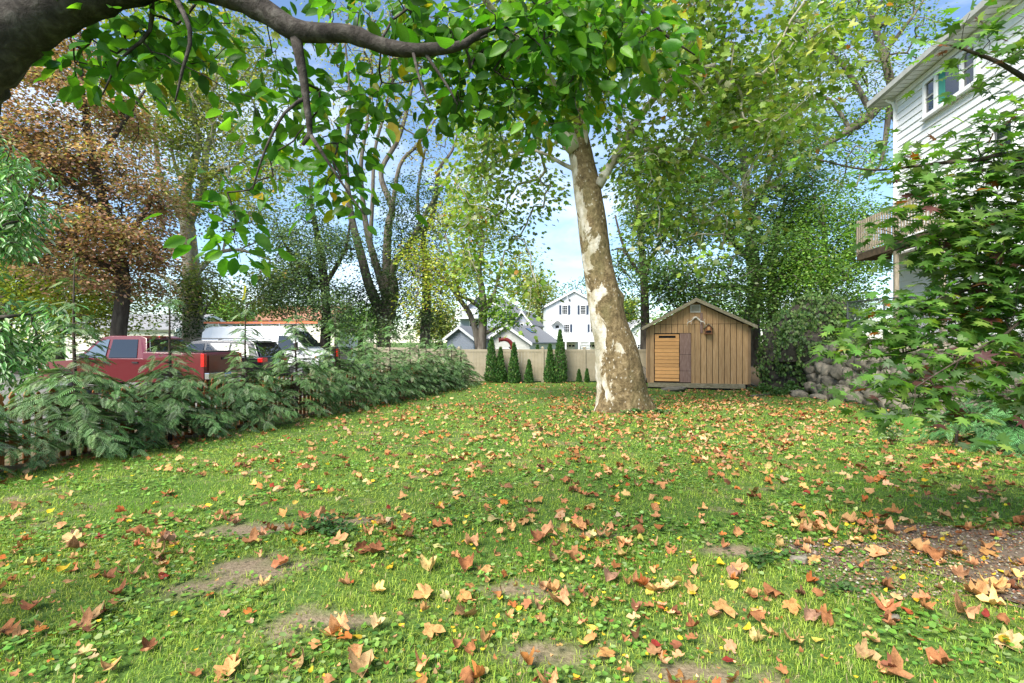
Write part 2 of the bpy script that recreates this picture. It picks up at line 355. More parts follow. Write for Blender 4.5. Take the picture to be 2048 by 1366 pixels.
# ------------------------------------------------------------------ leaf templates and foliage
def T_quad(w=.32, fold=.06): return np.array([(0, 0, 0), (.45, w, fold), (1, 0, -.05), (.45, -w, fold)]), np.array([(0, 2, 1), (0, 3, 2)])
def fan(out, c=(.42, 0, 0), curl=0):
    V = [c]+[(x, y, curl*(y*y*1.6-.15*x)) for x, y in out]; n = len(out)
    return np.array(V), np.array([(0, 1+i, 1+(i+1) % n) for i in range(n)])
def T_oval(w=.27, curl=.5):
    rib = [(0, 0, 0), (.3, 0, -.03), (.62, 0, -.02), (1, 0, -.1)]
    V = list(rib)
    for s in (1, -1): V += [(.1, s*w*.55, .04*curl), (.32, s*w, .12*curl), (.62, s*w*.92, .1*curl), (.85, s*w*.5, .0)]
    Fs = []
    for o, s in ((4, 1), (8, -1)):
        t = [(0, 1, o), (1, o+1, o), (1, 2, o+1), (2, o+2, o+1), (2, 3, o+3), (2, o+3, o+2)]
        Fs += [a if s > 0 else a[::-1] for a in t]
    return np.array(V), np.array(Fs)
def T_lobed(lobes=5, depth=.5, spread=2.2, curl=.25, base=.28):
    out = []; cx = .38
    for i in range(lobes):
        a = -spread+2*spread*i/(lobes-1); ln = 1-.36*abs(a)/spread
        r = .62*ln; out.append((cx+r*math.cos(a), r*math.sin(a)))
        if i < lobes-1:
            a2 = a+spread/(lobes-1); r2 = r*depth; out.append((cx+r2*math.cos(a2), r2*math.sin(a2)))
    out.append((.02, 0)); return fan(out, (cx, 0, -.02), curl)
def T_syc(curl=.25):
    o = [(.02, 0), (-.08, -.2), (.1, -.42), (.2, -.3), (.3, -.52), (.52, -.55), (.52, -.24), (.78, -.24), (1, 0), (.78, .24), (.52, .24), (.52, .55), (.3, .52), (.2, .3), (.1, .42), (-.08, .2)]
    return fan(o, (.35, 0, -.03), curl)
def unit(a): return a/np.maximum(np.linalg.norm(a, axis=-1, keepdims=True), 1e-9)
def leaf_arrays(T, pos, d, nrm, size, col):
    tv, tf = T; n = len(pos); d = unit(d); b = unit(np.cross(nrm, d)); nn = np.cross(d, b); size = np.asarray(size).reshape(-1, 1, 1)
    V = pos[:, None, :]+size*(tv[None, :, 0:1]*d[:, None, :]+tv[None, :, 1:2]*b[:, None, :]+tv[None, :, 2:3]*nn[:, None, :])
    Fs = tf[None]+(np.arange(n)*len(tv))[:, None, None]
    return V.reshape(-1, 3), Fs.reshape(-1, 3), np.repeat(col, len(tv), 0)
def join_arrays(parts):
    V, Fc, c, k = [], [], [], 0
    for a, b, e in parts: V.append(a); Fc.append(b+k); c.append(e); k += len(a)
    return np.concatenate(V), np.concatenate(Fc), np.concatenate(c)
def palette(rng, n, pal, jit=.18):
    w = np.array([p[1] for p in pal], float); w /= w.sum(); idx = rng.choice(len(pal), n, p=w)
    c = np.array([p[0] for p in pal])[idx]; return np.clip(c*(1+rng.normal(0, jit, (n, 1)))*(1+rng.normal(0, jit*.4, (n, 3))), .003, .9)
def crom(P, step):
    P = np.asarray(P, float); out = []
    for i in range(len(P)-1):
        p0, p1, p2, p3 = P[max(i-1, 0)], P[i], P[i+1], P[min(i+2, len(P)-1)]
        n = max(1, int(np.linalg.norm(p2[:3]-p1[:3])/step))
        for k in range(n):
            t = k/n; out.append(.5*((2*p1)+(-p0+p2)*t+(2*p0-5*p1+4*p2-p3)*t*t+(-p0+3*p1-3*p2+p3)*t**3))
    out.append(P[-1]); return np.array(out)
def ell(px, py, Y, rpx, rpy, rY, wt=1.0): return (at(px, py, Y), np.array([rpx/F*Y, rY, rpy/F*Y]), wt)
def sample_ells(rng, ells, n, gap=.0, gsc=.6, seed=0, shell=.0):
    vol = np.array([np.prod(e[1])**.8*e[2] for e in ells]); vol = vol/vol.sum(); out = []
    while len(out) < n:
        e = ells[rng.choice(len(ells), p=vol)]; u = rng.normal(size=3); u /= np.linalg.norm(u)
        r = rng.uniform(shell, 1)**(1/3.0) if shell == 0 else (shell**3+(1-shell**3)*rng.uniform())**(1/3.0)
        p = e[0]+u*r*e[1]
        if gap > -1 and noise.noise(Vector(p*gsc)+Vector((seed*7.3, 0, 0))) < gap: continue
        out.append(p)
    return np.array(out)
def skeleton(rng, limbs, clus, seg=.5, lift=.12, rt=.012, ex=2.4, maxr=None):
    """limbs: dense polylines (x,y,z,r). every cluster centre is joined to the nearest wood by a bent twig. returns chains [(pts, radii)]"""
    pos = np.concatenate([l[:, :3] for l in limbs]); cap = np.concatenate([l[:, 3] for l in limbs]); n0 = len(pos)
    nodes = [p for p in pos]; par = [-1]*n0; chains = []
    d0 = np.array([np.min(np.linalg.norm(pos-c, axis=1)) for c in clus]); order = np.argsort(d0)
    arr = np.zeros((n0+len(clus)*12+10, 3)); arr[:n0] = pos; cnt = n0
    for ci in order:
        e = clus[ci]; dd = np.linalg.norm(arr[:cnt]-e, axis=1)
        if n0 > 6: dd[:n0] *= 1.15
        k = int(np.argmin(dd)); s = arr[k].copy(); ln = np.linalg.norm(e-s)
        m = min(10, max(2, int(ln/seg)+1)); idx = [k]
        off = rng.normal(0, .08*ln, 3)+np.array([0, 0, lift*ln])
        for j in range(1, m+1):
            t = j/m; p = s+(e-s)*t+off*4*t*(1-t)*.6+rng.normal(0, .02*ln, 3)*(j < m)
            arr[cnt] = p; par.append(idx[-1]); idx.append(cnt); cnt += 1
        chains.append(idx)
    acc = np.zeros(cnt)
    ch = np.zeros(cnt)
    for ci in chains: ch[ci[-1]] += rt**ex
    for k in range(cnt-1, n0-1, -1): ch[par[k]] += ch[k]
    rad = ch**(1/ex); rad[n0:] = np.maximum(rad[n0:], rt*.7)
    res = []
    for idx in chains:
        r = rad[idx].copy()
        r[0] = min(r[1]*1.15, cap[idx[0]]*.9 if idx[0] < n0 else r[0])
        r = np.minimum(r, (maxr or 9)); res.append((arr[idx], r))
    return res
def wood_object(name, limbs, chains, m, parent, sides=12, tsides=5):
    mb = MB()
    for l in limbs: mb.tube(l[:, :3], l[:, 3], sides if l[0, 3] > .06 else 7)
    for p, r in chains: mb.tube(p, r, tsides if r[0] > .012 else 4, cap=False)
    return mb.build(name, m, parent, smooth=True, world=True)
def cluster_leaves(rng, clus, per, cr, flat, T, size, pal, droop=.25, upb=1.0, chains=None, outw=None):
    n = len(clus)*per; c = np.repeat(clus, per, 0); o = rng.normal(size=(n, 3))*np.array([cr, cr, cr*flat]); pos = c+o
    d = unit(o*np.array([1, 1, .4])+rng.normal(0, .25, (n, 3))*cr); d[:, 2] -= droop; nrm = rng.normal(0, .55, (n, 3)); nrm[:, 2] += upb
    cc = np.repeat(1+rng.normal(0, .14, (len(clus), 1)), per, 0); col = palette(rng, n, pal)*cc
    return leaf_arrays(T, pos, d, nrm, size*rng.uniform(.65, 1.25, n), col), (pos, d, nrm)
LG = 1.55
def tree(name, label, base, limbs, ells, ncl, per, cr, size, pal, bk, seed, gap=-.15, gsc=.5, flat=.7, T=None, lift=.12, rt=.012, group=None,
         step=.4, droop=.25, sides=10, leafm='leaf', extra=None, cat='tree', maxr=.12, trunk=None):
    rng = np.random.default_rng(seed); root = thing(name, tuple(base), label, cat, group)
    ld = [crom(l, step) for l in limbs]
    clus = sample_ells(rng, ells, ncl, gap, gsc, seed); ch = skeleton(rng, ld, clus, seg=step*1.4, lift=lift, rt=rt, maxr=maxr)
    wood_object('trunk', ld, ch, M[bk], root, sides) if trunk is None else trunk(root, ld, ch)
    pal = [(tuple(c*LG for c in p), w) for p, w in pal]
    A, _ = cluster_leaves(rng, clus, per, cr, flat, T or T_quad(), size, pal, droop)
    if extra: A = join_arrays([A]+[cluster_leaves(rng, sample_ells(rng, e[0], e[1], -2), e[2], e[3], e[4], T or T_quad(), e[5], e[6], .5)[0] for e in extra])
    o = link('crown', new_mesh('crown', A[0]-np.array(base), A[1], False, A[2]), M[leafm], root); o['kind'] = 'stuff'
    return root

# ------------------------------------------------------------------ trees
def lp(Y, pts):
    out = []
    for p in pts:
        y = p[3] if len(p) > 3 else Y; q = at(p[0], p[1], y); out.append((q[0], q[1], q[2], p[2]))
    return out
def grounded(px, Y):
    x = (px-1024)/F*Y; return np.array([x, Y, float(gz(x, Y))])
def foot(limb, b):       # trunk polyline that starts a little below the ground
    return [(b[0], b[1], b[2]-.15, limb[0][3]*1.25)]+limb
G_syc = [((.25, .36, .055), 3), ((.19, .32, .05), 3), ((.34, .42, .09), 2), ((.46, .49, .28), 1.3), ((.45, .2, .04), .1), ((.13, .21, .045), 2)]
G_pale = [((.2, .23, .06), 3), ((.15, .19, .05), 3), ((.27, .27, .09), 2), ((.1, .14, .04), 2), ((.3, .2, .06), .3)]
G_red = [((.28, .155, .11), 3), ((.23, .14, .09), 3), ((.38, .23, .16), 2.2), ((.22, .22, .08), 2.6), ((.1, .08, .05), 1)]
G_yel = [((.25, .28, .04), 3), ((.18, .23, .035), 3), ((.33, .33, .045), 1.5), ((.09, .13, .025), 2), ((.4, .17, .03), .15)]
G_dark = [((.05, .1, .03), 3), ((.08, .14, .04), 3), ((.035, .07, .022), 2), ((.12, .19, .06), 1)]
G_mid = [((.09, .17, .035), 3), ((.13, .22, .05), 3), ((.06, .12, .028), 2), ((.19, .27, .08), 1)]
G_bright = [((.14, .26, .04), 3), ((.19, .31, .05), 2), ((.08, .17, .03), 2)]
G_ivy = [((.04, .075, .028), 3), ((.06, .1, .035), 3), ((.09, .13, .05), 1.5)]

# --- the big sycamore on the lawn
def sycamore():
    rng = np.random.default_rng(11); b = grounded(1246, 14.2); Y = 14.2
    root = thing('sycamore_tree', tuple(b), 'big sycamore with thick mottled trunk leaning over the lawn before the shed', 'tree')
    ax = crom(lp(Y, [(1248, 838, .78), (1247, 815, .72), (1243, 780, .66), (1238, 735, .645), (1230, 685, .56), (1216, 640, .5), (1206, 580, .455), (1194, 520, .405), (1185, 450, .39), (1178, 400, .38), (1168, 340, .35), (1160, 300, .33),
                     (1150, 250, .3), (1138, 170, .27), (1122, 60, .24), (1105, -80, .2), (1090, -220, .15), (1080, -330, .08)]), .09)
    n = 44; V = []; Fs = []; zb = b[2]
    for i, p in enumerate(ax):
        h = p[2]-zb; fl = math.exp(-max(h, 0)/.35)
        for k in range(n):
            a = 2*math.pi*k/n; lob = .11*math.cos(5*a+.6)+.07*math.cos(3*a+2.1)+.05*math.cos(8*a)
            q = Vector((math.cos(a)*2.2, math.sin(a)*2.2, h*1.3)); nn = noise.noise(q)*.06+noise.noise(q*3)*.03+.025*math.sin(h*22+2*math.sin(a))*math.exp(-((h-.75)/.45)**2)
            knob = .22*math.exp(-((h-3.15)/.16)**2)*math.exp(-((((a+3*math.pi) % (2*math.pi))-math.pi-(-.15))/.3)**2)
            rr = p[3]*(1+lob*fl*1.1+nn+knob); V.append((p[0]+rr*math.cos(a)*(1+.16*fl), p[1]+rr*math.sin(a), p[2]))
    for i in range(len(ax)-1):
        for k in range(n): j = (k+1) % n; Fs.append((i*n+k, i*n+j, (i+1)*n+j, (i+1)*n+k))
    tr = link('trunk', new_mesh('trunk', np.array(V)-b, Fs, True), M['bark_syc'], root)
    # pale callus where a limb was cut, and the cut stub
    mb = MB(); c0 = at(1150, 300, 14.05); c1 = at(1131, 262, 13.98); mb.tube([c0, at(1140, 285, 14.0), at(1134, 270, 13.98), c1, at(1130, 258, 13.98)], [.2, .24, .23, .17, .04], 14)
    mb.build('cut_stub', M['bark_pale'], tr_root(root), True, world=True)
    L_ = [lp(14, [(1196, 372, .14), (1212, 345, .13), (1232, 312, .11), (1255, 275, .1, 13.8), (1290, 220, .085, 13.2), (1345, 160, .07, 12.4), (1430, 130, .05, 11.6)]),
          lp(14, [(1166, 330, .12), (1169, 280, .1), (1176, 200, .09), (1190, 90, .08), (1230, -60, .06)]),
          lp(14, [(1146, 230, .13), (1080, 130, .1, 13), (1000, 40, .08, 11.8), (930, -60, .05, 10.5)]),
          lp(14, [(1130, 120, .14), (1230, 20, .11, 13), (1380, -60, .09, 11.5), (1560, -120, .06, 10)]),
          lp(14, [(1170, 350, .08), (1130, 330, .06, 15), (1060, 300, .05, 16), (980, 330, .035, 16.5)]),
          lp(14, [(1205, 340, .07), (1290, 300, .06, 14.5), (1400, 310, .05, 14.5), (1480, 380, .03, 14)]),
          lp(14, [(1120, 40, .13), (1040, -80, .1, 15), (980, -200, .06, 16)]),
          lp(14, [(1115, 0, .12), (1260, -120, .1, 15.5), (1420, -220, .05, 16.5)])]
    Ld = [crom(l, .3) for l in L_]
    E = [ell(1330, 120, 12.5, 190, 140, 2.6, 1.3), ell(1520, 120, 12, 180, 130, 2.2, 1.2), ell(1420, 300, 13.5, 190, 130, 2), ell(1400, 470, 14, 130, 70, 1.5, .8), ell(1600, 250, 12, 110, 70, 1.5, .6),
         ell(1000, 380, 16.5, 110, 130, 1.8, 1.2), ell(980, 500, 16.5, 75, 90, 1.3, 1), ell(1050, 590, 16, 45, 60, 1, .6), ell(1010, 240, 15, 120, 90, 2), ell(1080, 100, 12.5, 190, 140, 2.4, .8), ell(1310, 330, 14.5, 90, 110, 1.6), ell(1200, -120, 14, 330, 150, 4, .9), ell(1500, -60, 12, 250, 120, 3, .7)]
    cl = sample_ells(rng, E, 900, -.12, .55, 3); ch = skeleton(rng, [ax[60:]]+Ld, cl, .4, .06, .009, 2.4, .05)
    wood_object('limb', Ld, ch, M['bark_pale'], root, 12)
    TM = T_lobed(5, .6, 2.0, .3)
    A, inf = cluster_leaves(rng, cl, 23, .34, .62, TM, .18, G_syc, .35, .7)
    tv = len(TM[0])
    cent = inf[0]; r = np.hypot(cent[:, 0], cent[:, 2]-1.6)
    vis = (np.abs(cent[:, 0]/cent[:, 1]) < .98) & (np.abs((cent[:, 2]-CAMZ)/cent[:, 1]) < .655)
    order = np.argsort(np.where(vis, cent[:, 1], 1e9))[:300]; keep = np.ones(len(cent), bool); keep[order] = False
    kv = np.repeat(keep, tv); nf = 16; Vk = A[0][kv]; nk = keep.sum(); tf = TM[1]
    Fk = (tf[None]+(np.arange(nk)*tv)[:, None, None]).reshape(-1, 3)
    o = link('crown', new_mesh('crown', Vk-b, Fk, False, A[2][kv]), M['leaf'], root); o['kind'] = 'stuff'
    single_leaves(rng, root, T_syc, G_syc, M['leaf'], inf, order, .17*1.0, b)
def tr_root(r): return r
def single_leaves(rng, root, TF, pal, m, inf, order, size, b, name='leaf'):
    vars_ = []
    for k in range(10):
        tv, tf = TF(.15+.06*k); vars_.append(new_mesh(name, tv, tf, False, np.repeat(palette(rng, 1, pal), len(tv), 0))); vars_[-1].materials.append(m)
    pos, d, nrm = inf
    for i, k in enumerate(order):
        x = Vector(d[k]).normalized(); y = Vector(nrm[k]).cross(x).normalized(); z = x.cross(y)
        o = bpy.data.objects.new(name, vars_[i % 10]); C.objects.link(o); o.parent = root
        Mx = Matrix((x, y, z)).transposed().to_4x4(); Mx.translation = Vector(pos[k]-np.array(b)); sc = size*rng.uniform(.75, 1.25)
        o.matrix_basis = Mx @ Matrix.Diagonal((sc, sc, sc, 1))
sycamore()

# --- far sycamore beyond the parked cars
b = grounded(386, 30)
tree('pale_barked_tree', 'pale-barked sycamore with forking white limbs and thin foliage behind the red pickup', b,
     [foot(lp(30, [(386, 690, .6), (386, 640, .55), (385, 590, .5), (381, 520, .44), (376, 465, .4), (372, 410, .3), (374, 370, .26), (388, 325, .22), (398, 280, .18), (386, 220, .14), (378, 150, .1), (380, 60, .07)]), b),
      lp(30, [(379, 480, .3), (358, 415, .24), (336, 392, .2), (318, 350, .15), (312, 290, .11), (290, 230, .08), (270, 150, .05)]),
      lp(30, [(376, 450, .3), (396, 400, .25), (407, 370, .22), (412, 305, .19), (428, 250, .15), (424, 190, .11), (440, 110, .07), (450, 20, .05)]),
      lp(30, [(408, 365, .16), (440, 340, .12), (480, 325, .08), (520, 300, .05)]), lp(30, [(383, 560, .2), (430, 510, .13), (480, 500, .09), (540, 520, .05)]),
      lp(30, [(384, 600, .2), (350, 570, .15), (310, 545, .1), (280, 540, .05)]), lp(30, [(374, 380, .12), (350, 330, .1), (340, 270, .06)])],
     [ell(330, 200, 30, 110, 130, 3.5), ell(450, 180, 30, 120, 150, 3.5), ell(400, 20, 30, 170, 120, 4, .8), ell(480, 400, 30, 110, 120, 3), ell(330, 330, 30, 60, 90, 3, .7), ell(450, 580, 29, 120, 60, 3), ell(560, 560, 29, 80, 80, 2.5, .7), ell(400, 350, 30, 80, 80, 3, .7), ell(560, 350, 30, 80, 130, 3, .8)],
     640, 60, .52, .2, G_pale, 'bark_pale', 21, gap=-.08, gsc=.45, rt=.02, group=None, maxr=.1,
     extra=[([ell(383, 620, 29.6, 26, 70, .7)], 60, 40, .3, 1, .16, G_ivy)])

# --- reddish maple
b = grounded(240, 23)
tree('red_leaved_maple', 'large maple with dull reddish-brown foliage behind the red pickup', b,
     [foot(lp(23, [(236, 690, .34), (240, 640, .31), (246, 590, .29), (244, 540, .27), (225, 470, .24), (200, 380, .2), (180, 280, .15), (165, 180, .1), (160, 60, .05)]), b),
      lp(23, [(243, 550, .18), (190, 520, .14, 22), (130, 500, .1, 21), (60, 470, .06, 20)]), lp(23, [(235, 500, .17), (280, 440, .12), (310, 390, .07)]), lp(23, [(215, 430, .15), (120, 350, .11, 22), (30, 290, .06, 21)]),
      lp(23, [(190, 330, .12), (250, 240, .09), (290, 180, .05)]), lp(23, [(225, 470, .12), (150, 420, .1, 24), (50, 390, .06, 25)])],
     [ell(120, 250, 23, 150, 120, 3.4, 1.1), ell(40, 380, 22, 110, 140, 3.5, 1), ell(210, 380, 23, 140, 100, 3), ell(270, 470, 23, 75, 110, 2.4), ell(130, 490, 22, 150, 70, 3), ell(100, 130, 23, 90, 80, 2.5, .8), ell(-80, 250, 22, 120, 200, 3.5, .7), ell(300, 560, 23, 45, 70, 1.5, .6), ell(190, 550, 22.5, 110, 50, 2.2, .8), ell(90, 60, 23, 110, 70, 2.5, .6)],
     880, 72, .44, .165, G_red, 'bark_dark', 22, gap=-.1, gsc=.6, flat=.4, rt=.012)
b = grounded(60, 27)
tree('yellow_green_maple', 'yellow-green maple with low dark boughs beneath the reddish maple', b,
     [foot(lp(27, [(10, 690, .35), (15, 620, .3), (30, 605, .26), (100, 565, .2), (160, 528, .15), (215, 520, .08)]), b), lp(27, [(15, 640, .3), (5, 540, .25), (0, 430, .15)]), lp(27, [(12, 560, .15), (90, 545, .1), (150, 580, .06)])],
     [ell(90, 560, 26, 160, 80, 3), ell(220, 600, 26, 90, 70, 2.5), ell(0, 600, 25, 120, 90, 3), ell(150, 650, 27, 100, 40, 2, .6)],
     330, 52, .48, .17, G_yel, 'bark_dark', 23, gap=-.1, rt=.014)
# --- multi-stemmed ivy-clad tree by the parking area
b = grounded(775, 32)
tree('multi_stem_tree', 'tall many-stemmed tree with ivy-clad stems and thin yellowing leaves behind the cedar hedge', b,
     [foot(lp(32, [(768, 690, .42), (766, 640, .36), (738, 570, .3), (721, 505, .26), (706, 450, .22), (696, 380, .17), (692, 300, .13), (700, 200, .09), (690, 80, .05)]), b),
      lp(32, [(772, 650, .4), (774, 605, .3), (756, 542, .24), (738, 480, .2), (728, 420, .16), (722, 330, .13), (735, 240, .1), (745, 130, .06)]),
      lp(32, [(775, 660, .4), (773, 570, .3), (776, 456, .24), (784, 415, .21), (762, 345, .16), (800, 270, .13), (826, 160, .09), (840, 60, .05)]),
      lp(32, [(778, 640, .36), (789, 580, .28), (785, 535, .24), (822, 484, .2), (850, 430, .15), (880, 380, .1), (915, 320, .06)]),
      lp(32, [(784, 420, .15), (800, 330, .12), (835, 290, .1), (870, 240, .06)]), lp(32, [(740, 490, .14), (745, 400, .12), (750, 300, .1), (775, 200, .07), (780, 90, .04)]),
      foot(lp(33, [(850, 690, .34), (853, 600, .3), (851, 518, .24), (847, 470, .2), (868, 420, .17), (878, 340, .13), (905, 300, .08), (925, 230, .04)]), b+np.array([2.4, 1, 0])),
      lp(33, [(851, 500, .15), (835, 400, .11), (850, 300, .07)])],
     [ell(720, 180, 32, 90, 110, 3, .8), ell(830, 200, 32, 110, 120, 3), ell(760, 60, 32, 150, 90, 3.5), ell(690, 350, 32, 50, 90, 2, .5), ell(880, 300, 32, 60, 90, 2, .7)],
     380, 16, .5, .16, G_pale+[((.3, .24, .08), 3)], 'bark_grey', 24, gap=-.1, rt=.02, maxr=.08,
     extra=[([ell(830, 430, 31.5, 70, 85, 1.8), ell(800, 520, 31.5, 55, 60, 1.4), ell(855, 560, 32, 50, 110, 1.4), ell(770, 620, 31.5, 70, 60, 1.4), ell(720, 560, 32, 22, 90, .8, .7), ell(690, 600, 31.5, 40, 40, 1)], 430, 46, .34, .9, .15, G_ivy+[((.1, .16, .05), 1)])])
b = grounded(640, 29.5)
tree('ivy_covered_tree', 'dark blue-green ivy-smothered tree standing beside the white van', b,
     [foot(lp(29.5, [(650, 690, .3), (652, 600, .26), (640, 500, .2), (625, 420, .12), (620, 360, .06)]), b), lp(29.5, [(650, 570, .15), (690, 500, .1), (700, 440, .05)]), lp(29.5, [(648, 580, .15), (590, 520, .1), (560, 470, .05)])],
     [ell(620, 500, 29, 90, 110, 2.6), ell(580, 580, 29, 60, 60, 2), ell(670, 590, 29, 60, 70, 2), ell(690, 470, 30, 40, 80, 1.5, .6), ell(720, 640, 28.5, 80, 45, 1.6)],
     420, 46, .38, .15, [((.06, .1, .05), 3), ((.09, .14, .07), 3), ((.13, .19, .07), 2)], 'bark_dark', 25, gap=-.08, rt=.012)
# --- small forked tree behind the tan fence
b = grounded(958, 28.5)
tree('forked_tree', 'small forked tree with yellow-green leaves growing just behind the tan fence', b,
     [foot(lp(28.5, [(962, 705, .3), (965, 660, .25), (967, 620, .22), (963, 575, .19), (958, 540, .15), (965, 490, .1), (960, 440, .06)]), b),
      lp(28.5, [(957, 700, .2), (951, 660, .17), (938, 625, .15), (918, 597, .13), (895, 565, .1), (870, 540, .06)]), lp(28.5, [(966, 628, .15), (978, 610, .13), (988, 588, .1), (998, 550, .07), (1010, 500, .04)]),
      lp(28.5, [(960, 615, .13), (940, 600, .1), (918, 592, .08)]), lp(28.5, [(972, 665, .12), (990, 658, .09), (1010, 650, .06), (1030, 630, .03)]), lp(28.5, [(918, 595, .1), (905, 520, .08), (890, 470, .04)])],
     [ell(880, 530, 28.5, 75, 70, 2.2), ell(960, 500, 28.5, 90, 60, 2.2), ell(850, 610, 28, 45, 40, 1.4, .7), ell(900, 600, 28, 45, 30, 1.2, .6), ell(1040, 540, 28.5, 45, 75, 1.6), ell(930, 440, 29, 80, 60, 2)],
     330, 36, .36, .17, G_yel, 'bark_grey', 26, gap=-.05, rt=.012, maxr=.06, extra=[([ell(1005, 632, 28.2, 34, 26, .8), ell(975, 598, 28.3, 26, 18, .6, .5)], 26, 40, .28, .7, .2, G_bright)])
# --- trees around the shed
b = grounded(1291, 27)
tree('slender_tree', 'slender dark-trunked tree between the sycamore and the shed', b,
     [foot(lp(27, [(1290, 715, .27), (1290, 640, .24), (1288, 560, .21), (1282, 480, .17), (1276, 400, .12), (1270, 300, .07)]), b), lp(27, [(1288, 560, .12), (1250, 500, .08), (1230, 430, .04)]), lp(27, [(1287, 540, .12), (1330, 470, .08), (1360, 400, .04)])],
     [ell(1310, 500, 27, 70, 90, 2.5), ell(1250, 560, 27, 45, 80, 1.8), ell(1300, 380, 27, 80, 90, 2.5), ell(1270, 630, 27, 28, 35, 1, .5), ell(1350, 590, 27, 60, 45, 2)],
     330, 44, .4, .16, G_dark+[((.16, .2, .05), 2)], 'bark_dark', 27, gap=-.1, rt=.013)
b = grounded(1505, 29)
tree('broad_maple', 'broad dark-green maple spreading over the shed roof', b,
     [foot(lp(29, [(1503, 700, .5), (1503, 640, .46), (1512, 590, .42), (1505, 520, .36), (1498, 440, .3), (1490, 350, .22), (1480, 250, .14), (1470, 170, .07)]), b), lp(29, [(1510, 560, .25), (1560, 480, .18), (1600, 420, .12), (1650, 380, .06)]),
      lp(29, [(1503, 520, .22), (1440, 460, .15, 27.5), (1390, 440, .09, 26.5), (1340, 450, .05, 26)]), lp(29, [(1498, 430, .2), (1540, 350, .14), (1560, 270, .08)]), lp(29, [(1505, 580, .2), (1440, 570, .12, 27), (1380, 580, .06, 26)]),
      lp(29, [(1510, 600, .2), (1580, 560, .14, 27.5), (1640, 550, .07, 26.5)]),
      foot(lp(28, [(1546, 700, .32), (1546, 640, .28), (1545, 560, .24), (1550, 480, .16), (1570, 400, .08)]), b+np.array([1.1, -1, 0]))],
     [ell(1500, 300, 28, 150, 110, 3.5, 1.1), ell(1420, 430, 26.5, 120, 90, 2.5), ell(1400, 560, 25.5, 120, 60, 1.8, 1.1), ell(1530, 480, 27, 130, 110, 2.5, 1.1), ell(1500, 600, 26.5, 110, 55, 1.8), ell(1610, 430, 28, 100, 100, 3), ell(1480, 190, 29, 110, 70, 3)],
     900, 62, .42, .17, G_dark+[((.11, .19, .05), 2.2)], 'bark_grey', 28, gap=-.12, gsc=.55, flat=.45, rt=.012)
b = grounded(1660, 27)
tree('bright_green_tree', 'bright fresh-green leafy tree behind the vine-covered outcrop', b,
     [foot(lp(27, [(1655, 690, .25), (1655, 600, .22), (1650, 500, .15), (1645, 420, .07)]), b), lp(27, [(1653, 570, .12), (1700, 500, .08), (1730, 450, .04)]), lp(27, [(1653, 580, .12), (1600, 530, .08), (1570, 500, .04)])],
     [ell(1650, 540, 26, 100, 80, 2.2), ell(1710, 570, 26, 60, 70, 2), ell(1590, 570, 25.5, 60, 60, 1.6), ell(1660, 450, 27, 90, 70, 2)],
     420, 55, .36, .15, G_mid+G_bright, 'bark_grey', 29, gap=-.12, rt=.012)
b = np.array([28.5, 33.0, .2])
tree('tall_oak_tree', 'tall open-crowned tree with long bare limbs rising behind the white house', b,
     [[(28.5, 33, 0, .6), (28, 33, 5, .5), (26.5, 33, 12, .42)]+[tuple(p) for p in lp(33, [(1780, 205, .36), (1740, 232, .3), (1700, 258, .25), (1650, 290, .17), (1600, 310, .1), (1550, 330, .05)])],
      lp(33, [(1800, 240, .3), (1770, 120, .24), (1740, 20, .16), (1720, -80, .08)]), lp(33, [(1745, 230, .2), (1700, 150, .15), (1650, 90, .1), (1600, 50, .05)]), lp(33, [(1700, 258, .15), (1660, 200, .12), (1620, 190, .06)]), lp(33, [(1765, 110, .15), (1820, 40, .1), (1860, -20, .05)]),
      lp(33, [(1780, 205, .2), (1760, 330, .1), (1720, 350, .05)])],
     [ell(1680, 60, 33, 130, 90, 4), ell(1780, 90, 33, 100, 100, 4), ell(1640, 230, 33, 110, 70, 3.5), ell(1740, 270, 33, 60, 90, 3), ell(1720, -60, 33, 200, 90, 4.5, .8), ell(1650, 330, 32, 110, 60, 3), ell(1850, 20, 33, 70, 70, 3.5, .6), ell(1600, 120, 33, 90, 90, 3.5, .8)],
     430, 44, .48, .19, G_mid+[((.2, .22, .07), 3)], 'bark_grey', 30, gap=-.02, gsc=.4, rt=.02, maxr=.12)
# --- far trees between the houses
for k, (px, Y, top, w, pal, lb) in enumerate([(1078, 82, 560, 36, G_pale, 'distant olive tree showing left of the white gabled house'), (1165, 95, 560, 60, G_dark, 'distant dark treetop above the white gabled house'),
                                              (880, 66, 640, 40, G_pale, 'distant pale tree left of the grey-blue house'), (560, 70, 610, 70, G_dark, 'distant dark tree behind the white van'), (430, 60, 600, 60, G_mid, 'distant tree behind the ladder-topped van'),
                                              (120, 60, 560, 110, G_mid, 'distant tree behind the cream house'), (1400, 60, 600, 90, G_mid, 'distant tree behind the shed roof'), (1600, 60, 560, 120, G_dark, 'distant dark tree beyond the bright green tree'),
                                              (720, 62, 620, 60, G_mid, 'distant tree beyond the many-stemmed tree'), (1262, 75, 610, 30, G_yel, 'distant yellow-green tree right of the sycamore trunk')]):
    b = grounded(px, Y); h = (683-top)/F*Y
    tree('distant_tree', lb, b, [foot(lp(Y, [(px, 700, .35), (px+3, 660, .3), (px, (top+683)/2, .2), (px-2, top+20, .08)]), b)],
         [ell(px, (top+660)/2, Y, w, (690-top)/2, w/F*Y), ell(px-w*.4, 650, Y, w*.6, 30, w/F*Y*.6), ell(px+w*.4, 640, Y, w*.6, 34, w/F*Y*.6)], 110, 44, .7, .42, pal, 'bark_dark', 60+k, gap=-.1, gsc=.3, step=.8, rt=.03)

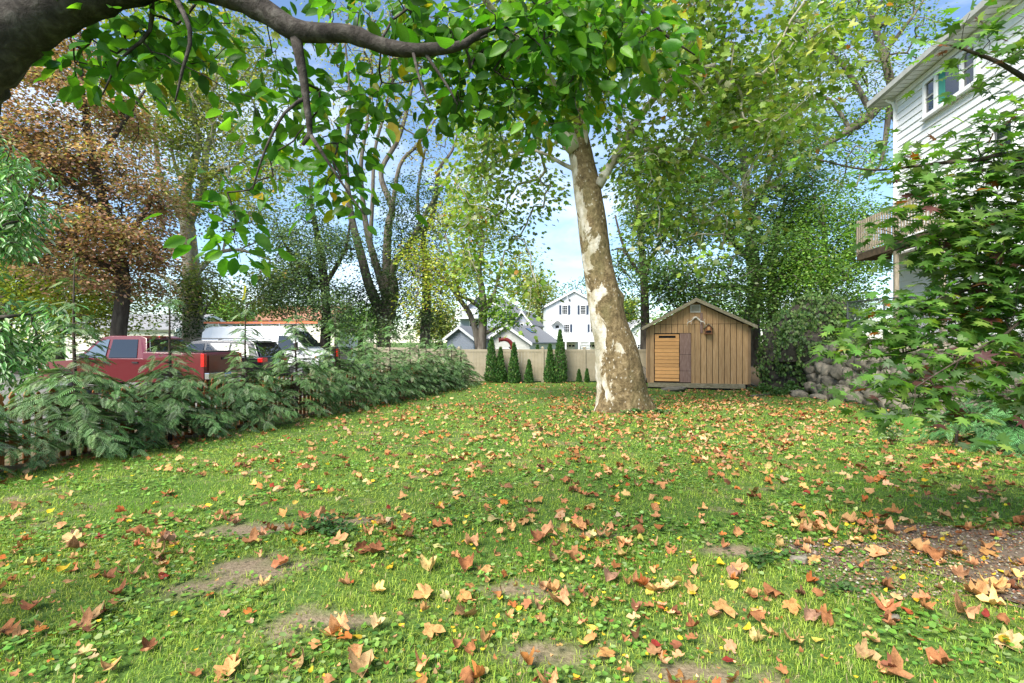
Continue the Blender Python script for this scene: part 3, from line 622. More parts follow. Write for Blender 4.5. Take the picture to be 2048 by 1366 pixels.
# --- glossy-leaved tree at the left edge
G_lance = [((.07, .17, .04), 3), ((.11, .23, .06), 3), ((.22, .3, .16), 1.5), ((.05, .11, .03), 1.2)]
b = np.array([-8.6, 7.6, -.1])
tree('peach_tree', 'tree with drooping narrow glossy leaves beside the cedar hedge by the picket fence', b,
     [[(-8.6, 7.6, -.2, .14), (-8.55, 7.6, 1.2, .12), (-8.2, 7.6, 2.2, .1), (-8.1, 7.7, 3.0, .07), (-8.2, 7.7, 4.2, .04)], [(-8.45, 7.6, 1.6, .06), (-8.0, 7.7, 1.9, .05), (-7.5, 7.8, 2.0, .02)], [(-8.15, 7.6, 2.6, .05), (-7.9, 7.6, 3.1, .04), (-7.5, 7.6, 3.35, .015)]],
     [ell(40, 380, 7.9, 75, 45, .6), ell(20, 440, 7.9, 100, 22, .5), ell(60, 420, 7.9, 70, 20, .4, .6), ell(0, 495, 7.8, 90, 16, .5), ell(30, 640, 8, 95, 50, .6), ell(20, 720, 7.9, 75, 55, .5), ell(-60, 420, 8, 80, 160, .8), ell(10, 330, 8, 50, 60, .5)],
     155, 30, .12, .13, G_lance, 'bark_dark', 41, gap=-.2, gsc=1.5, T=T_oval(.14, .6), droop=.8, rt=.006, step=.25, leafm='leaf_gloss')

# ------------------------------------------------------------------ overhanging cherry limb
def cherry():
    rng = np.random.default_rng(5); b = np.array([-3.55, 2.2, float(gz(-3.55, 2.2))])
    root = thing('cherry_tree', tuple(b), 'overhanging cherry with dark crooked limb and broad green leaves arching above the lawn', 'tree')
    P = lambda px, py, w, Y=2.6: (*at(px, py, Y), w/2/F*Y)
    limb = [(b[0], b[1], b[2]-.1, .3), (b[0]+.05, b[1], 1.0, .22), (b[0]+.2, b[1]+.1, 2.2, .2), P(-130, 215, 135), P(-45, 120, 128), P(25, 62, 112), P(110, 18, 94), P(220, -22, 80), P(330, -42, 70), P(420, -28, 60), P(490, 0, 52), P(545, 32, 47), P(588, 60, 43), P(640, 66, 36), P(700, 68, 34), P(760, 90, 32), P(810, 100, 30), P(860, 99, 26), P(905, 95, 22), P(930, 88, 16), P(960, 66, 12, 2.62), P(990, 55, 8, 2.64)]
    subs = [[P(590, 66, 26), P(598, 110, 20), P(608, 165, 17), P(614, 215, 14), P(620, 268, 12), P(605, 290, 7)],
            [P(905, 95, 8), P(1000, 60, 6, 2.75), P(1090, 10, 5, 2.85), P(1180, -40, 4, 2.9)], [P(1090, 10, 5, 2.85), P(1150, 70, 6, 2.9), P(1220, 140, 4, 2.95)], [P(1250, -20, 8, 3), P(1320, 60, 6, 3), P(1390, 110, 3, 3)],
            [P(330, -42, 14), P(380, 60, 9, 2.5), P(365, 140, 6, 2.5), P(350, 205, 3, 2.5)], [P(300, -36, 12), P(300, 60, 8, 2.7), P(240, 120, 5, 2.7), P(205, 190, 3, 2.7)],
            [P(612, 195, 9), P(570, 225, 6, 2.55), P(530, 300, 5, 2.5), P(505, 380, 3, 2.5)], [P(620, 268, 9), P(660, 330, 6, 2.6), P(700, 390, 4, 2.65), P(730, 430, 3, 2.65)], [P(845, 99, 8), P(900, 180, 5, 2.6), P(915, 210, 3, 2.6)], [P(825, 99, 7), P(840, 160, 5, 2.5), P(860, 210, 3, 2.5)]]
    Ld = [crom(limb, .05)]+[crom(s, .06) for s in subs]
    rng2 = np.random.default_rng(6)
    for l in Ld[:1]: l[:, 3] *= 1+.05*rng2.normal(size=len(l))
    E = [ell(300, 60, 2.55, 170, 75, .35, 1.0), ell(210, 150, 2.6, 75, 60, .25, .85), ell(330, 130, 2.55, 90, 50, .25, .6), ell(470, 70, 2.7, 120, 70, .3, .5), ell(570, 190, 2.6, 130, 80, .3, 1.0), ell(690, 230, 2.6, 90, 70, .3, .9), ell(640, 340, 2.6, 110, 60, .3, .9), ell(475, 450, 2.5, 45, 100, .18, .8), ell(720, 400, 2.65, 60, 60, .2, .8), ell(545, 330, 2.5, 50, 60, .2, .3), ell(675, 505, 2.65, 18, 20, .1, .06),
         ell(760, 50, 2.5, 120, 55, .35, .6), ell(900, 80, 2.7, 130, 90, .4, 1), ell(1060, 110, 2.85, 150, 120, .4, 1.35), ell(1220, 80, 2.95, 140, 110, .4, 1.2), ell(900, 210, 2.65, 130, 55, .3, .7), ell(1110, 220, 2.85, 110, 50, .3, .6), ell(1360, 60, 3, 80, 70, .3, .4), ell(1220, 200, 3, 60, 45, .2, .3), ell(800, 200, 2.55, 70, 60, .2, .3), ell(1080, 270, 2.8, 50, 20, .15, .1), ell(700, -120, 2.7, 600, 90, .8, .5)]
    E = [(np.array([c[0]*1.11, c[1]*1.11, CAMZ+(c[2]-CAMZ)*1.11]), r_*np.array([1.08, .85, 1.08]), w) if c[0] < -.25 else (c, r_, w) for c, r_, w in E]      # the sprays hang on the far side of the limb
    cl = sample_ells(rng, E, 520, -2); ch = skeleton(rng, Ld, cl, .08, -.05, .0016, 2.3, .008)
    wood_object('limb', Ld, ch, M['bark_cherry'], root, 20, 5)
    pal = [((.075, .2, .02), 4), ((.055, .15, .018), 3), ((.11, .26, .03), 3), ((.17, .28, .03), 1.1), ((.3, .3, .02), .35), ((.35, .25, .02), .2), ((.09, .17, .08), .5)]
    T = T_oval(.27, .7); n = len(cl)*6; c = np.repeat(cl, 6, 0); o = rng.normal(size=(n, 3))*np.array([.075, .075, .06]); pos = c+o
    d = unit(o*np.array([1, 1, .5])+rng.normal(0, .03, (n, 3))); d[:, 2] -= .55; nr = rng.normal(0, .7, (n, 3)); nr[:, 2] += .55
    inf = (pos, d, nr); vis = (np.abs(pos[:, 0]/pos[:, 1]) < .99) & (np.abs((pos[:, 2]-CAMZ)/pos[:, 1]) < .66)
    order = np.argsort(np.where(vis, pos[:, 1], 1e9))[:300]; k = np.ones(n, bool); k[order] = False
    A = leaf_arrays(T, pos[k], d[k], nr[k], .098*rng.uniform(.65, 1.25, k.sum()), palette(rng, int(k.sum()), pal))
    of = link('foliage', new_mesh('foliage', A[0]-b, A[1], True, A[2]), M['leaf_near'], root); of['kind'] = 'stuff'
    single_leaves(rng, root, lambda q: T_oval(.27, .3+q), pal, M['leaf_near'], inf, order, .1, b)
cherry()

# ------------------------------------------------------------------ Japanese maple at the right
def jmaple():
    rng = np.random.default_rng(8); b = np.array([4.9, 3.6, float(gz(4.9, 3.6))])
    root = thing('japanese_maple', tuple(b), 'japanese maple with star-shaped green leaves drooping in layers before the white house', 'tree')
    P = lambda px, py, w, Y: (*at(px, py, Y), w/2/F*Y)
    limbs = [[(4.9, 3.6, -.1, .1), (4.85, 3.6, .6, .085), (4.7, 3.65, 1.3, .07), (4.6, 3.7, 2.2, .055), (4.5, 3.7, 3.2, .04), (4.4, 3.7, 4.2, .02)],
             [(4.72, 3.65, 1.25, .045), P(2120, 520, 14, 3.9), P(1980, 560, 10, 3.9), P(1880, 600, 8, 3.9), P(1800, 640, 5, 3.9)], [(4.62, 3.7, 2.0, .04), P(2060, 330, 12, 3.8), P(1950, 320, 9, 3.8), P(1850, 330, 6, 3.9), P(1740, 340, 4, 4), P(1640, 320, 3, 4)],
             [(4.55, 3.7, 2.9, .035), P(2040, 150, 10, 3.6), P(1960, 110, 7, 3.6), P(1900, 90, 4, 3.6)], [(4.72, 3.65, 1.2, .02), P(2120, 620, 6, 3.6), P(2000, 675, 4.5, 3.5), P(1910, 725, 3.2, 3.4), P(1830, 775, 2, 3.3)],
             [(4.7, 3.65, 1.4, .03), P(2050, 600, 8, 4.1), P(1900, 670, 6, 4.0), P(1790, 710, 4, 3.9), P(1700, 705, 2.5, 3.9)], [(4.65, 3.7, 1.8, .03), P(2000, 430, 9, 4), P(1880, 470, 6, 4), P(1790, 500, 3, 4)]]
    Ld = [crom(l, .08) for l in limbs]
    E = [ell(2010, 110, 3.6, 60, 80, .4, .6), ell(1930, 65, 3.6, 60, 35, .3, .3), ell(2000, 265, 3.6, 55, 55, .3, .45), ell(1945, 262, 3.7, 35, 24, .2, .15), ell(1800, 330, 3.9, 130, 26, .35, .5), ell(1660, 318, 4, 50, 16, .2, .15), ell(1930, 370, 3.8, 120, 45, .35, .8), ell(1860, 440, 3.9, 110, 45, .35, .7), ell(1980, 480, 3.7, 90, 70, .35, .8), ell(1850, 520, 4, 90, 26, .3, .4),
         ell(1900, 590, 3.9, 110, 32, .35, .55), ell(1990, 640, 3.7, 70, 60, .3, .6), ell(1830, 650, 3.9, 110, 40, .3, .8), ell(1740, 690, 3.9, 75, 26, .25, .45), ell(1910, 720, 3.6, 110, 45, .3, .75), ell(1830, 760, 3.6, 90, 40, .3, .75), ell(1760, 800, 3.7, 70, 36, .25, .45), ell(1850, 830, 3.4, 80, 30, .25, .5), ell(1720, 825, 3.7, 30, 26, .15, .15), ell(1895, 885, 3.0, 35, 28, .15, .2), ell(1990, 860, 3.3, 40, 30, .2, .15), ell(2120, 500, 3.6, 130, 350, .8, 1)]
    cl = sample_ells(rng, E, 660, -2); ch = skeleton(rng, Ld, cl, .1, .04, .0016, 2.3, .009)
    wood_object('limb', Ld, ch, M['bark_maple'], root, 10, 4)
    pal = [((.1, .2, .04), 4), ((.13, .245, .05), 3), ((.065, .14, .034), 2.5), ((.2, .31, .065), 1.3), ((.17, .24, .13), .9), ((.32, .09, .02), .16), ((.15, .06, .06), .18), ((.3, .3, .03), .15)]
    TF = lambda q: T_lobed(7, .42, 2.25, -.1-q*.6); T = TF(.3)
    n = len(cl)*7; c = np.repeat(cl, 7, 0); o = rng.normal(size=(n, 3))*np.array([.1, .1, .03]); pos = c+o
    d = unit(o*np.array([1, 1, .2])+np.array([-.06, -.03, 0])+rng.normal(0, .05, (n, 3))); d[:, 2] -= .35; nr = rng.normal(0, .35, (n, 3)); nr[:, 2] += 1; nr[:, 1] -= .35
    inf = (pos, d, nr); vis = (np.abs(pos[:, 0]/pos[:, 1]) < .99) & (np.abs((pos[:, 2]-CAMZ)/pos[:, 1]) < .66)
    order = np.argsort(np.where(vis, pos[:, 1], 1e9))[:300]; k = np.ones(n, bool); k[order] = False
    A = leaf_arrays(T, pos[k], d[k], nr[k], .115*rng.uniform(.7, 1.2, k.sum()), palette(rng, int(k.sum()), pal))
    of = link('foliage', new_mesh('foliage', A[0]-b, A[1], False, A[2]), M['leaf_near'], root); of['kind'] = 'stuff'
    single_leaves(rng, root, TF, pal, M['leaf_near'], inf, order, .115, b)
jmaple()

# ------------------------------------------------------------------ cedar hedge with feathery fronds
def T_frond(pairs=11):
    V = [(0, 0, 0), (.5, .012, .02), (1, 0, -.12), (.5, -.012, .02)]; Fs = [(0, 1, 2), (0, 2, 3)]
    for i in range(pairs):
        t = .1+.85*i/pairs; ln = .30*(1-t)**.7*(1.0 if i else .7)+.05
        for s in (1, -1):
            z0 = -.12*t*t+.03; a = R(58-16*t); dx, dy = math.cos(a), s*math.sin(a); w = (.013+.006*(1-t))*(11/pairs); k = len(V)
            p = np.array([t, 0, z0]); q = p+np.array([dx, dy, -.18])*ln; mid = p+np.array([dx, dy, -.05])*ln*.5; sd = np.array([-dy, dx, 0])*w
            V += [tuple(p), tuple(mid+sd), tuple(q), tuple(mid-sd)]; Fs += [(k, k+2, k+1), (k, k+3, k+2)]
    return np.array(V), np.array(Fs)
TFR = T_frond(9); TFR7 = T_frond(7)
G_ced = [((.12, .24, .075), 3), ((.17, .3, .1), 3), ((.24, .37, .16), 2), ((.08, .16, .055), 1.2), ((.34, .41, .24), 1)]
def cedar(seed, H, W, pal, label, base, group, dn=.42, TF_=None):
    rng = np.random.default_rng(seed); root = thing('cedar_shrub', tuple(base), label, 'shrub', group)
    mb = MB(); tp = [(0, 0, -.08), (.02, .01, H*.3), (-.02, .02, H*.6), (.0, .0, H*.85), (.02, 0, H)]
    mb.tube(tp, [.035, .03, .02, .01, .003], 7)
    pos, dd, nn, sz = [], [], [], []
    zs = np.concatenate([rng.uniform(.1, H*dn, 128), rng.uniform(H*dn*.95, H*(dn+.22), 26), rng.uniform(H*(dn+.15), H*.93, 14)])
    for z in zs:
        t = z/H; a = rng.uniform(0, 2*math.pi); Lb = W*(1-max(0, t-.12))**(2.4 if dn < .5 else 1.5)*rng.uniform(.65, 1.1)*(.75+.5*min(1, t/.15)) if t < dn else W*.5*(1-t)*rng.uniform(.7, 1.3)+.06
        dr = np.array([math.cos(a), math.sin(a), .32]); p0 = np.array([0, 0, z]); m = max(2, int(Lb/.13)); prev = p0; path = [p0]
        for j in range(1, m+1):
            u = j/m; path.append(p0+np.array([dr[0]*Lb*u, dr[1]*Lb*u, Lb*(.38*u-.42*u*u)]))
        mb.tube(path, [.008*(1-.7*j/m) for j in range(m+1)], 3, cap=False)
        for j in range(1, m+1):
            tang = path[j]-path[j-1]; side = np.array([-tang[1], tang[0], 0])
            for s in ((1, -1, 0) if j == m else (1, -1)):
                if rng.uniform() < .1: continue
                d = unit((tang*(1.0 if s == 0 else .75)+side*s*.75)[None])[0]+rng.normal(0, .15, 3); d[2] -= .28
                pos.append(path[j]+rng.normal(0, .015, 3)); dd.append(d); nn.append(np.array([dr[0]*.35, dr[1]*.35, 1])+rng.normal(0, .22, 3)); sz.append(rng.uniform(.15, .29)*(1.0 if t < .5 else .85))
    for k in range(8): pos.append(np.array([0, 0, H*(.9+.012*k)])); dd.append(np.append(rng.normal(size=2)*.5, .8)); nn.append(rng.normal(size=3)); sz.append(.09)
    mb.build('stem', M['bark_maple'], root, True)
    pos = np.array(pos); n = len(pos); col = palette(rng, n, pal, .14); col = np.clip(col, .004, 1)
    A = leaf_arrays(TF_ or TFR, pos, np.array(dd), np.array(nn), np.array(sz), col); tips = A[2]
    o = link('foliage', new_mesh('foliage', A[0], A[1], False, tips), M['frond'], root); o['kind'] = 'stuff'; return root
hy = [5.9, 7.6, 9.15, 10.9, 12.5, 14.1, 15.7, 17.2, 18.7, 20.1, 21.5, 22.8, 24.0]; hh = [2.6, 3.05, 2.85, 2.75, 2.7, 2.75, 2.75, 2.7, 2.6, 2.4, 2.25, 2.05, 1.8]
ordn = ['first', 'second', 'third', 'fourth', 'fifth', 'sixth', 'seventh', 'eighth', 'ninth', 'tenth', 'eleventh', 'twelfth', 'last']
for i, (y, h) in enumerate(zip(hy, hh)):
    x = fence_x(y)+.22
    lb = 'feathery young cedar at the far end of the hedge against the tan fence' if i == 12 else 'feathery young cedar, %s in the hedge row counting toward the tan fence' % ordn[i]
    cedar(100+i, h, .98 if i < 8 else .9, G_ced, lb, (x, y, float(gz(x, y))), 'cedars in the hedge along the picket fence', .42 if i < 4 else .62, TFR if i < 6 else TFR7)
cedar(130, 2.1, 1.0, [((.09, .24, .07), 3), ((.13, .3, .1), 3), ((.05, .14, .045), 1)], 'bright green feathery cedar under the japanese maple before the stone wall', (8.0, 8.3, float(gz(8.0, 8.3))), None)
cedar(131, 1.5, .8, [((.06, .16, .05), 3), ((.1, .22, .08), 3)], 'small green cedar shrub at the foot of the vine-covered outcrop', (11.6, 17.6, float(gz(11.6, 17.6))), None)
# ------------------------------------------------------------------ columnar arborvitae by the tan fence
def arbor(px, top, bot, wpx, Y, label, seed, pal=None):
    rng = np.random.default_rng(seed); b = grounded(px, Y); h = (bot-top)/F*Y; w = wpx/2/F*Y
    root = thing('arborvitae', tuple(b), label, 'shrub', 'columnar arborvitae by the tan fence')
    MB().tube([(0, 0, -.05), (0, 0, h*.5), (0, 0, h*.97)], [.03, .02, .004], 6).build('stem', M['bark_dark'], root)
    n = int(700+1500*min(1, h/2)); t = rng.uniform(0, 1, n)**1.25; a = rng.uniform(0, 2*np.pi, n); prof = np.minimum(1, (1-t)**.75*1.05)*np.minimum(1, .72+t*2.5)
    rr = w*prof*rng.uniform(.72, 1.08, n)*(1+.12*np.sin(a*3+t*9+seed)); pos = np.stack([rr*np.cos(a), rr*np.sin(a), t*h*.97+.02], 1)
    d = np.stack([np.cos(a)*.45, np.sin(a)*.45, np.full(n, 1.0)], 1)+rng.normal(0, .25, (n, 3)); nr = np.stack([np.cos(a), np.sin(a), np.full(n, .3)], 1)+rng.normal(0, .5, (n, 3))
    A = leaf_arrays(T_quad(.3, .03), pos, d, nr, rng.uniform(.07, .14, n)*min(1, .55+h*.3), palette(rng, n, pal or [((.045, .12, .025), 3), ((.07, .16, .03), 3), ((.03, .075, .02), 2), ((.13, .2, .05), .6)], .2))
    o = link('foliage', new_mesh('foliage', A[0], A[1], False, A[2]), M['frond'], root); o['kind'] = 'stuff'
FY = 25.7
for k, (px, t, w, lb) in enumerate([(983, 678, 27, 'tall columnar arborvitae next to the end of the cedar hedge'), (1001, 698, 22, 'narrow arborvitae leaning close to the tall one by the hedge'), (1028, 688, 24, 'arborvitae before the red pipe at the tan fence'),
                                    (1058, 723, 17, 'small cone-shaped arborvitae standing alone in the middle of a fence panel'), (1100, 690, 23, 'slim brownish arborvitae beside the tallest one at the fence post'), (1120, 662, 30, 'tallest and widest arborvitae, rising above the tan fence'),
                                    (1158, 744, 10, 'tiny round young arborvitae at the fence, farther from the sycamore'), (1174, 742, 9, 'tiny young arborvitae at the fence, right beside the sycamore trunk')]):
    arbor(px, t, 768, w, FY-.55, lb, 200+k)
arbor(1075, 672, 740, 20, 27.4, 'dark cone of an evergreen standing behind the tan fence', 220)

# ------------------------------------------------------------------ picket fence along the hedge (each picket a part)
def picket_mesh(h=.98, w=.09, t=.02):
    mb = MB(); p = [(-w/2, -.04), (w/2, -.04), (w/2, h-.15), (w*.28, h-.11), (w*.46, h-.07), (w*.2, h-.02), (0, h), (-w*.2, h-.02), (-w*.46, h-.07), (-w*.28, h-.11), (-w/2, h-.15)]
    mb.prism(p, t, 'y', -t/2); me = bpy.data.meshes.new('picket'); me.from_pydata(mb.v, [], mb.f); me.materials.append(M['picket']); return me
PK = picket_mesh()
def picket_fence(name, label, p0, p1, sp=.155, tilt=0, posts=True, rng=np.random.default_rng(3), me=PK, hs=1.0):
    p0, p1 = np.array(p0), np.array(p1); ln = np.linalg.norm(p1-p0); u = (p1-p0)/ln; ang = math.atan2(u[1], u[0]); b = (p0[0], p0[1], float(gz(*p0)))
    root = thing(name, b, label, 'fence'); n = int(ln/sp)
    for i in range(n):
        q = p0+u*(i+.5)*sp; o = bpy.data.objects.new('picket', me); C.objects.link(o); o.parent = root; z = float(gz(*q))
        o.location = (q[0]-b[0], q[1]-b[1], z-b[2]+rng.normal(0, .008)+.04); o.rotation_euler = (tilt+rng.normal(0, .012), rng.normal(0, .015), ang+math.pi+rng.normal(0, .02)); o.scale = (1, 1, hs*rng.uniform(.97, 1.03))
    nrm = np.array([-u[1], u[0]])
    for zz in (.28, .74):
        k = max(1, int(ln/2.4))
        for j in range(k):
            a = p0+u*ln*j/k; c = p0+u*ln*(j+1)/k; za, zc = float(gz(*a))+zz*hs, float(gz(*c))+zz*hs; m = (a+c)/2+nrm*.034
            mb = MB(); pit = math.atan2(zc-za, ln/k); mb.box((0, 0, 0), (ln/k-.01, .035, .085)); o = mb.build('rail', M['picket'], root)
            o.location = (m[0]-b[0], m[1]-b[1], (za+zc)/2-b[2]); o.rotation_euler = (0, -pit, ang)
    if posts:
        for j in range(max(1, int(ln/2.4))+1):
            a = p0+u*ln*j/max(1, int(ln/2.4))+nrm*.1; mb = MB(); mb.box((0, 0, .46), (.09, .09, 1.1)); mb.box((0, 0, 1.03), (.085, .085, .05), taper=.2); o = mb.build('post', M['picket'], root); o.location = (a[0]-b[0], a[1]-b[1], float(gz(*a))-b[2])
    return root
picket_fence('picket_fence', 'orange-stained wooden picket fence running behind the cedar hedge', (fence_x(4.2)-.1, 4.2), (fence_x(24.9)-.1, 24.9))
picket_fence('picket_fence', 'short piece of orange picket fence between sycamore trunk and shed', (6.1, 24.2), (4.6, 24.2), .15, posts=False, hs=.85)
pf = picket_fence('picket_fence', 'leaning reddish picket fence at the back corner of the shed', (11.9, 26), (10.9, 25.8), .17, posts=False)
pf.rotation_euler = (0, R(12), 0); pf.location.z += .75

# ------------------------------------------------------------------ tan vinyl fence
def tan_fence():
    z0 = float(gz(0, FY)); root = thing('tan_fence', (0, FY, z0), 'tan vinyl privacy fence closing off the back of the lawn', 'fence')
    step = 2.1; x0 = (1085-1024)/F*FY; xs = [x0+step*k for k in range(-4, 4)]
    for x in xs:
        b_ = .03*max(0, -2.6-x)
        mb = MB(); mb.box((x, 0, .84+b_), (.13, .13, 1.75)); mb.box((x, 0, 1.735+b_), (.155, .155, .04)); mb.box((x, 0, 1.775+b_), (.13, .13, .05), taper=.3); mb.build('post', M['vinyl'], root, bevel=.006)
    for x in xs[:-1]:
        c = x+step/2; w = step-.14; b_ = .03*max(0, -2.6-c)
        for zz, hgt in ((1.59, .13), (.14, .14)): MB().box((c, 0, zz+b_), (w, .06, hgt)).build('rail', M['vinyl'], root, bevel=.006)
        nb = 12; bw = w/nb
        for k in range(nb):
            o = MB().box((x+.07+bw*(k+.5), 0, .87+b_), (bw-.006, .03, 1.32)).build('board', M['vinyl'], root)
tan_fence()

# ------------------------------------------------------------------ shed
SY = 21.5; sc_ = SY/F
def sx(px): return (px-1024)*sc_
def sz(py): return CAMZ-(py-683)*sc_
def shed():
    x0, x1 = sx(1301), sx(1489.5); zb = float(gz(7.8, 22))-.02; xc = sx(1391); D = 3.2
    root = thing('garden_shed', (xc, SY, zb), 'tan wooden garden shed with pine plank door beyond the sycamore', 'shed')
    B = lambda mb, n, m, **k: mb.build(n, M[m], root, world=True, **k)
    zt, zs, zpk = sz(648.5), sz(767), sz(602); ze = sz(655)
    ex0, ex1 = sx(1287), sx(1503); zl, zr = sz(655.5), sz(654); zp = sz(598)
    # dark core behind the boards
    mb = MB(); mb.prism([(x0+.03, zb+.12), (x1-.03, zb+.12), (x1-.03, ze+.02), (xc, zpk-.05), (x0+.03, ze+.02)], D-.06, 'y', SY+.03); B(mb, 'wall_core', 'black')
    rng = np.random.default_rng(4)
    def roofz(x): 
        t = (x-ex0)/(xc-ex0) if x < xc else (ex1-x)/(ex1-xc); zz = zl if x < xc else zr; return zz+(zp-zz)*t-.13
    n = 17; bw = (x1-x0)/n; dx0, dx1, dz1 = sx(1311), sx(1382.5), sz(666)
    for i in range(n):
        a, c = x0+bw*i, x0+bw*(i+1); z0 = zs
        if c > dx0+.02 and a < dx1-.02:
            z0 = dz1
            if a < dx0: MB_ = MB(); MB_.box(((a+dx0)/2, SY, (zs+dz1)/2), (dx0-a-.008, .03, dz1-zs)); B(MB_, 'board', 'shed_board')
            if c > dx1: MB_ = MB(); MB_.box(((c+dx1)/2, SY, (zs+dz1)/2), (c-dx1-.008, .03, dz1-zs)); B(MB_, 'board', 'shed_board')
        MB_ = MB(); MB_.box(((a+c)/2, SY+.002*(i % 2), (z0+zt)/2), (bw-.022, .03, zt-z0)); B(MB_, 'board', 'shed_board')
        ra, rc = roofz(a+.006), roofz(c-.006)
        if max(ra, rc) > zt+.06:
            pts = [(a+.006, zt+.014), (c-.006, zt+.014), (c-.006, max(rc, zt+.02)), (a+.006, max(ra, zt+.02))]
            if a < xc < c: pts.insert(3, (xc, roofz(xc)))
            MB_ = MB(); MB_.prism(pts, .03, 'y', SY-.021+.002*(i % 2)); B(MB_, 'board', 'shed_board')
    # side walls and back
    for xx in (x0+.012, x1-.012):
        for k in range(12):
            MB_ = MB(); MB_.box((xx, SY+.15+(D-.3)*(k+.5)/12, (zs+ze)/2+.02), (.03, (D-.3)/12-.012, ze-zs)); B(MB_, 'board', 'shed_board')
    MB_ = MB(); MB_.box((xc+.02, SY+D, (zs+ze)/2), (x1-x0-.1, .03, ze-zs)); B(MB_, 'back_wall', 'shed_board')
    for xx in (x0-.02, x1+.02): MB_ = MB(); MB_.box((xx, SY-.005, (zs+ze)/2), (.11, .07, ze-zs-.02)); B(MB_, 'corner_board', 'corner', bevel=.004)
    MB_ = MB(); MB_.box((xc, SY-.03, (zs+zb)/2+.06), (x1-x0-.1, .1, .19)); B(MB_, 'sill_board', 'mossy', bevel=.006)
    MB_ = MB(); MB_.box((xc-.2, SY+.1, zb+.03), (x1-x0-.3, .2, .1)); B(MB_, 'skid', 'black')
    # door: 13 pine planks on a dark frame
    dw0, dw1 = sx(1312.5), sx(1359.5); dt, db_ = sz(668.5), sz(764); nn = 13; ph = (dt-db_)/nn
    MB_ = MB(); MB_.box(((dw0+dw1)/2, SY-.012, (dt+db_)/2), (dw1-dw0+.05, .016, dt-db_+.07)); dr = B(MB_, 'door', 'black')
    for k in range(nn):
        zc = db_+ph*(k+.5); 
        if k == nn-1:
            for (u0, u1, v0, v1) in ((0, 1, .62, 1), (0, .16, 0, .62), (.86, 1, 0, .62)): MB_ = MB(); MB_.box((dw0+(dw1-dw0)*(u0+u1)/2, SY-.04, zc-ph/2+ph*(v0+v1)/2), ((dw1-dw0)*(u1-u0), .022, ph*(v1-v0)-.003)); o = MB_.build('plank', M['pine'], None); pl(o, dr, root)
            continue
        gapk = .035 if k == 0 else .007
        MB_ = MB(); MB_.box(((dw0+dw1)/2+rng.normal(0, .004), SY-.04, zc), (dw1-dw0, .022+.004*(k % 2), ph-gapk-.006)); o = MB_.build('plank', M['pine'], None); pl(o, dr, root)
    p0, p1 = sx(1361), sx(1382); pz = [sz(765), sz(742), sz(709), sz(666.5)]
    for k in range(3): MB_ = MB(); MB_.box(((p0+p1)/2, SY-.03, (pz[k]+pz[k+1])/2), (p1-p0, .024, pz[k+1]-pz[k]-.012)); B(MB_, 'plum_panel', 'purple')
    # vent with slats, vertical strip
    v0, v1, vz0, vz1 = sx(1381), sx(1400), sz(625), sz(609.5)
    MB_ = MB(); f = .035
    for c_, d_ in ((((v0+v1)/2, SY-.04, vz0+f/2), (v1-v0, .05, f)), (((v0+v1)/2, SY-.04, vz1-f/2), (v1-v0, .05, f)), ((v0+f/2, SY-.04, (vz0+vz1)/2), (f, .05, vz1-vz0-2*f)), ((v1-f/2, SY-.04, (vz0+vz1)/2), (f, .05, vz1-vz0-2*f))): MB_.box(c_, d_)
    ve = B(MB_, 'vent', 'vent')
    for k in range(7): MB_ = MB(); MB_.box(((v0+v1)/2, SY-.04, vz0+f+(vz1-vz0-2*f)*(k+.5)/7), (v1-v0-2*f, .035, .008), rx=R(-38)); o = MB_.build('slat', M['vent'], None); pl(o, ve, root)
    MB_ = MB(); MB_.box(((sx(1399.5)+sx(1404.5))/2, SY-.032, (sz(626)+sz(666))/2), (sx(1404.5)-sx(1399.5), .03, sz(626)-sz(666))); B(MB_, 'batten', 'purple')
    # roof slabs, rake boards
    oh = .3; t = .07
    for (xa, za) in ((ex0, zl), (ex1, zr)):
        MB_ = MB(); MB_.prism([(xa, za), (xc, zp), (xc, zp+.04), (xa, za+.04)], D+2*oh, 'y', SY-oh); B(MB_, 'roof', 'shingle_dark')
        MB_ = MB(); MB_.prism([(xa, za-.1), (xa, za+.03), (xc, zp+.03), (xc, zp-.13)], .035, 'y', SY-oh-.038); B(MB_, 'rake_board', 'mossy', bevel=.004)
        MB_ = MB(); MB_.prism([(xa, za-.02), (xc, zp-.02), (xc, zp-.003), (xa, za-.003)], D+2*oh, 'y', SY-oh); B(MB_, 'roof_deck', 'corner')
    return root
def pl(o, part, root):   # parent a world-built mesh to a part whose verts are local to root
    o.parent = part; o.location = -Vector(root.location)
SHED = shed(); SHED.rotation_euler.z = R(-13)
def shed_spin(p):
    d = Matrix.Rotation(R(-13), 3, 'Z') @ (Vector(p)-Vector(SHED.location)); return tuple(Vector(SHED.location)+d)
# antlers and birdhouse on the front wall
ac = np.array([sx(1391), SY-.05, sz(641)]); an = thing('antlers', shed_spin(ac), 'pair of pale deer antlers mounted on the shed front', 'antlers', None, R(-13))
MB().tube([(-.1, 0, .1), (0, -.02, .13), (.1, 0, .1)], [.035, .05, .035], 8).build('skull_plate', M['antler'], an, True)
for s in (-1, 1):
    mb = MB(); mb.tube([(s*.05, 0, .11), (s*.16, -.06, .0), (s*.2, -.1, -.04), (s*.29, -.12, -.06), (s*.34, -.13, -.12), (s*.35, -.12, -.25)], [.028, .028, .026, .024, .018, .005], 8)
    mb.tube([(s*.17, -.06, -.0), (s*.16, -.14, .06), (s*.15, -.16, .1)], [.018, .012, .004], 6); mb.tube([(s*.29, -.12, -.06), (s*.33, -.18, .0), (s*.33, -.2, .05)], [.016, .011, .004], 6); mb.tube([(s*.2, -.1, -.04), (s*.19, -.12, -.13), (s*.18, -.12, -.17)], [.014, .01, .004], 6)
    mb.build('antler', M['antler'], an, True)
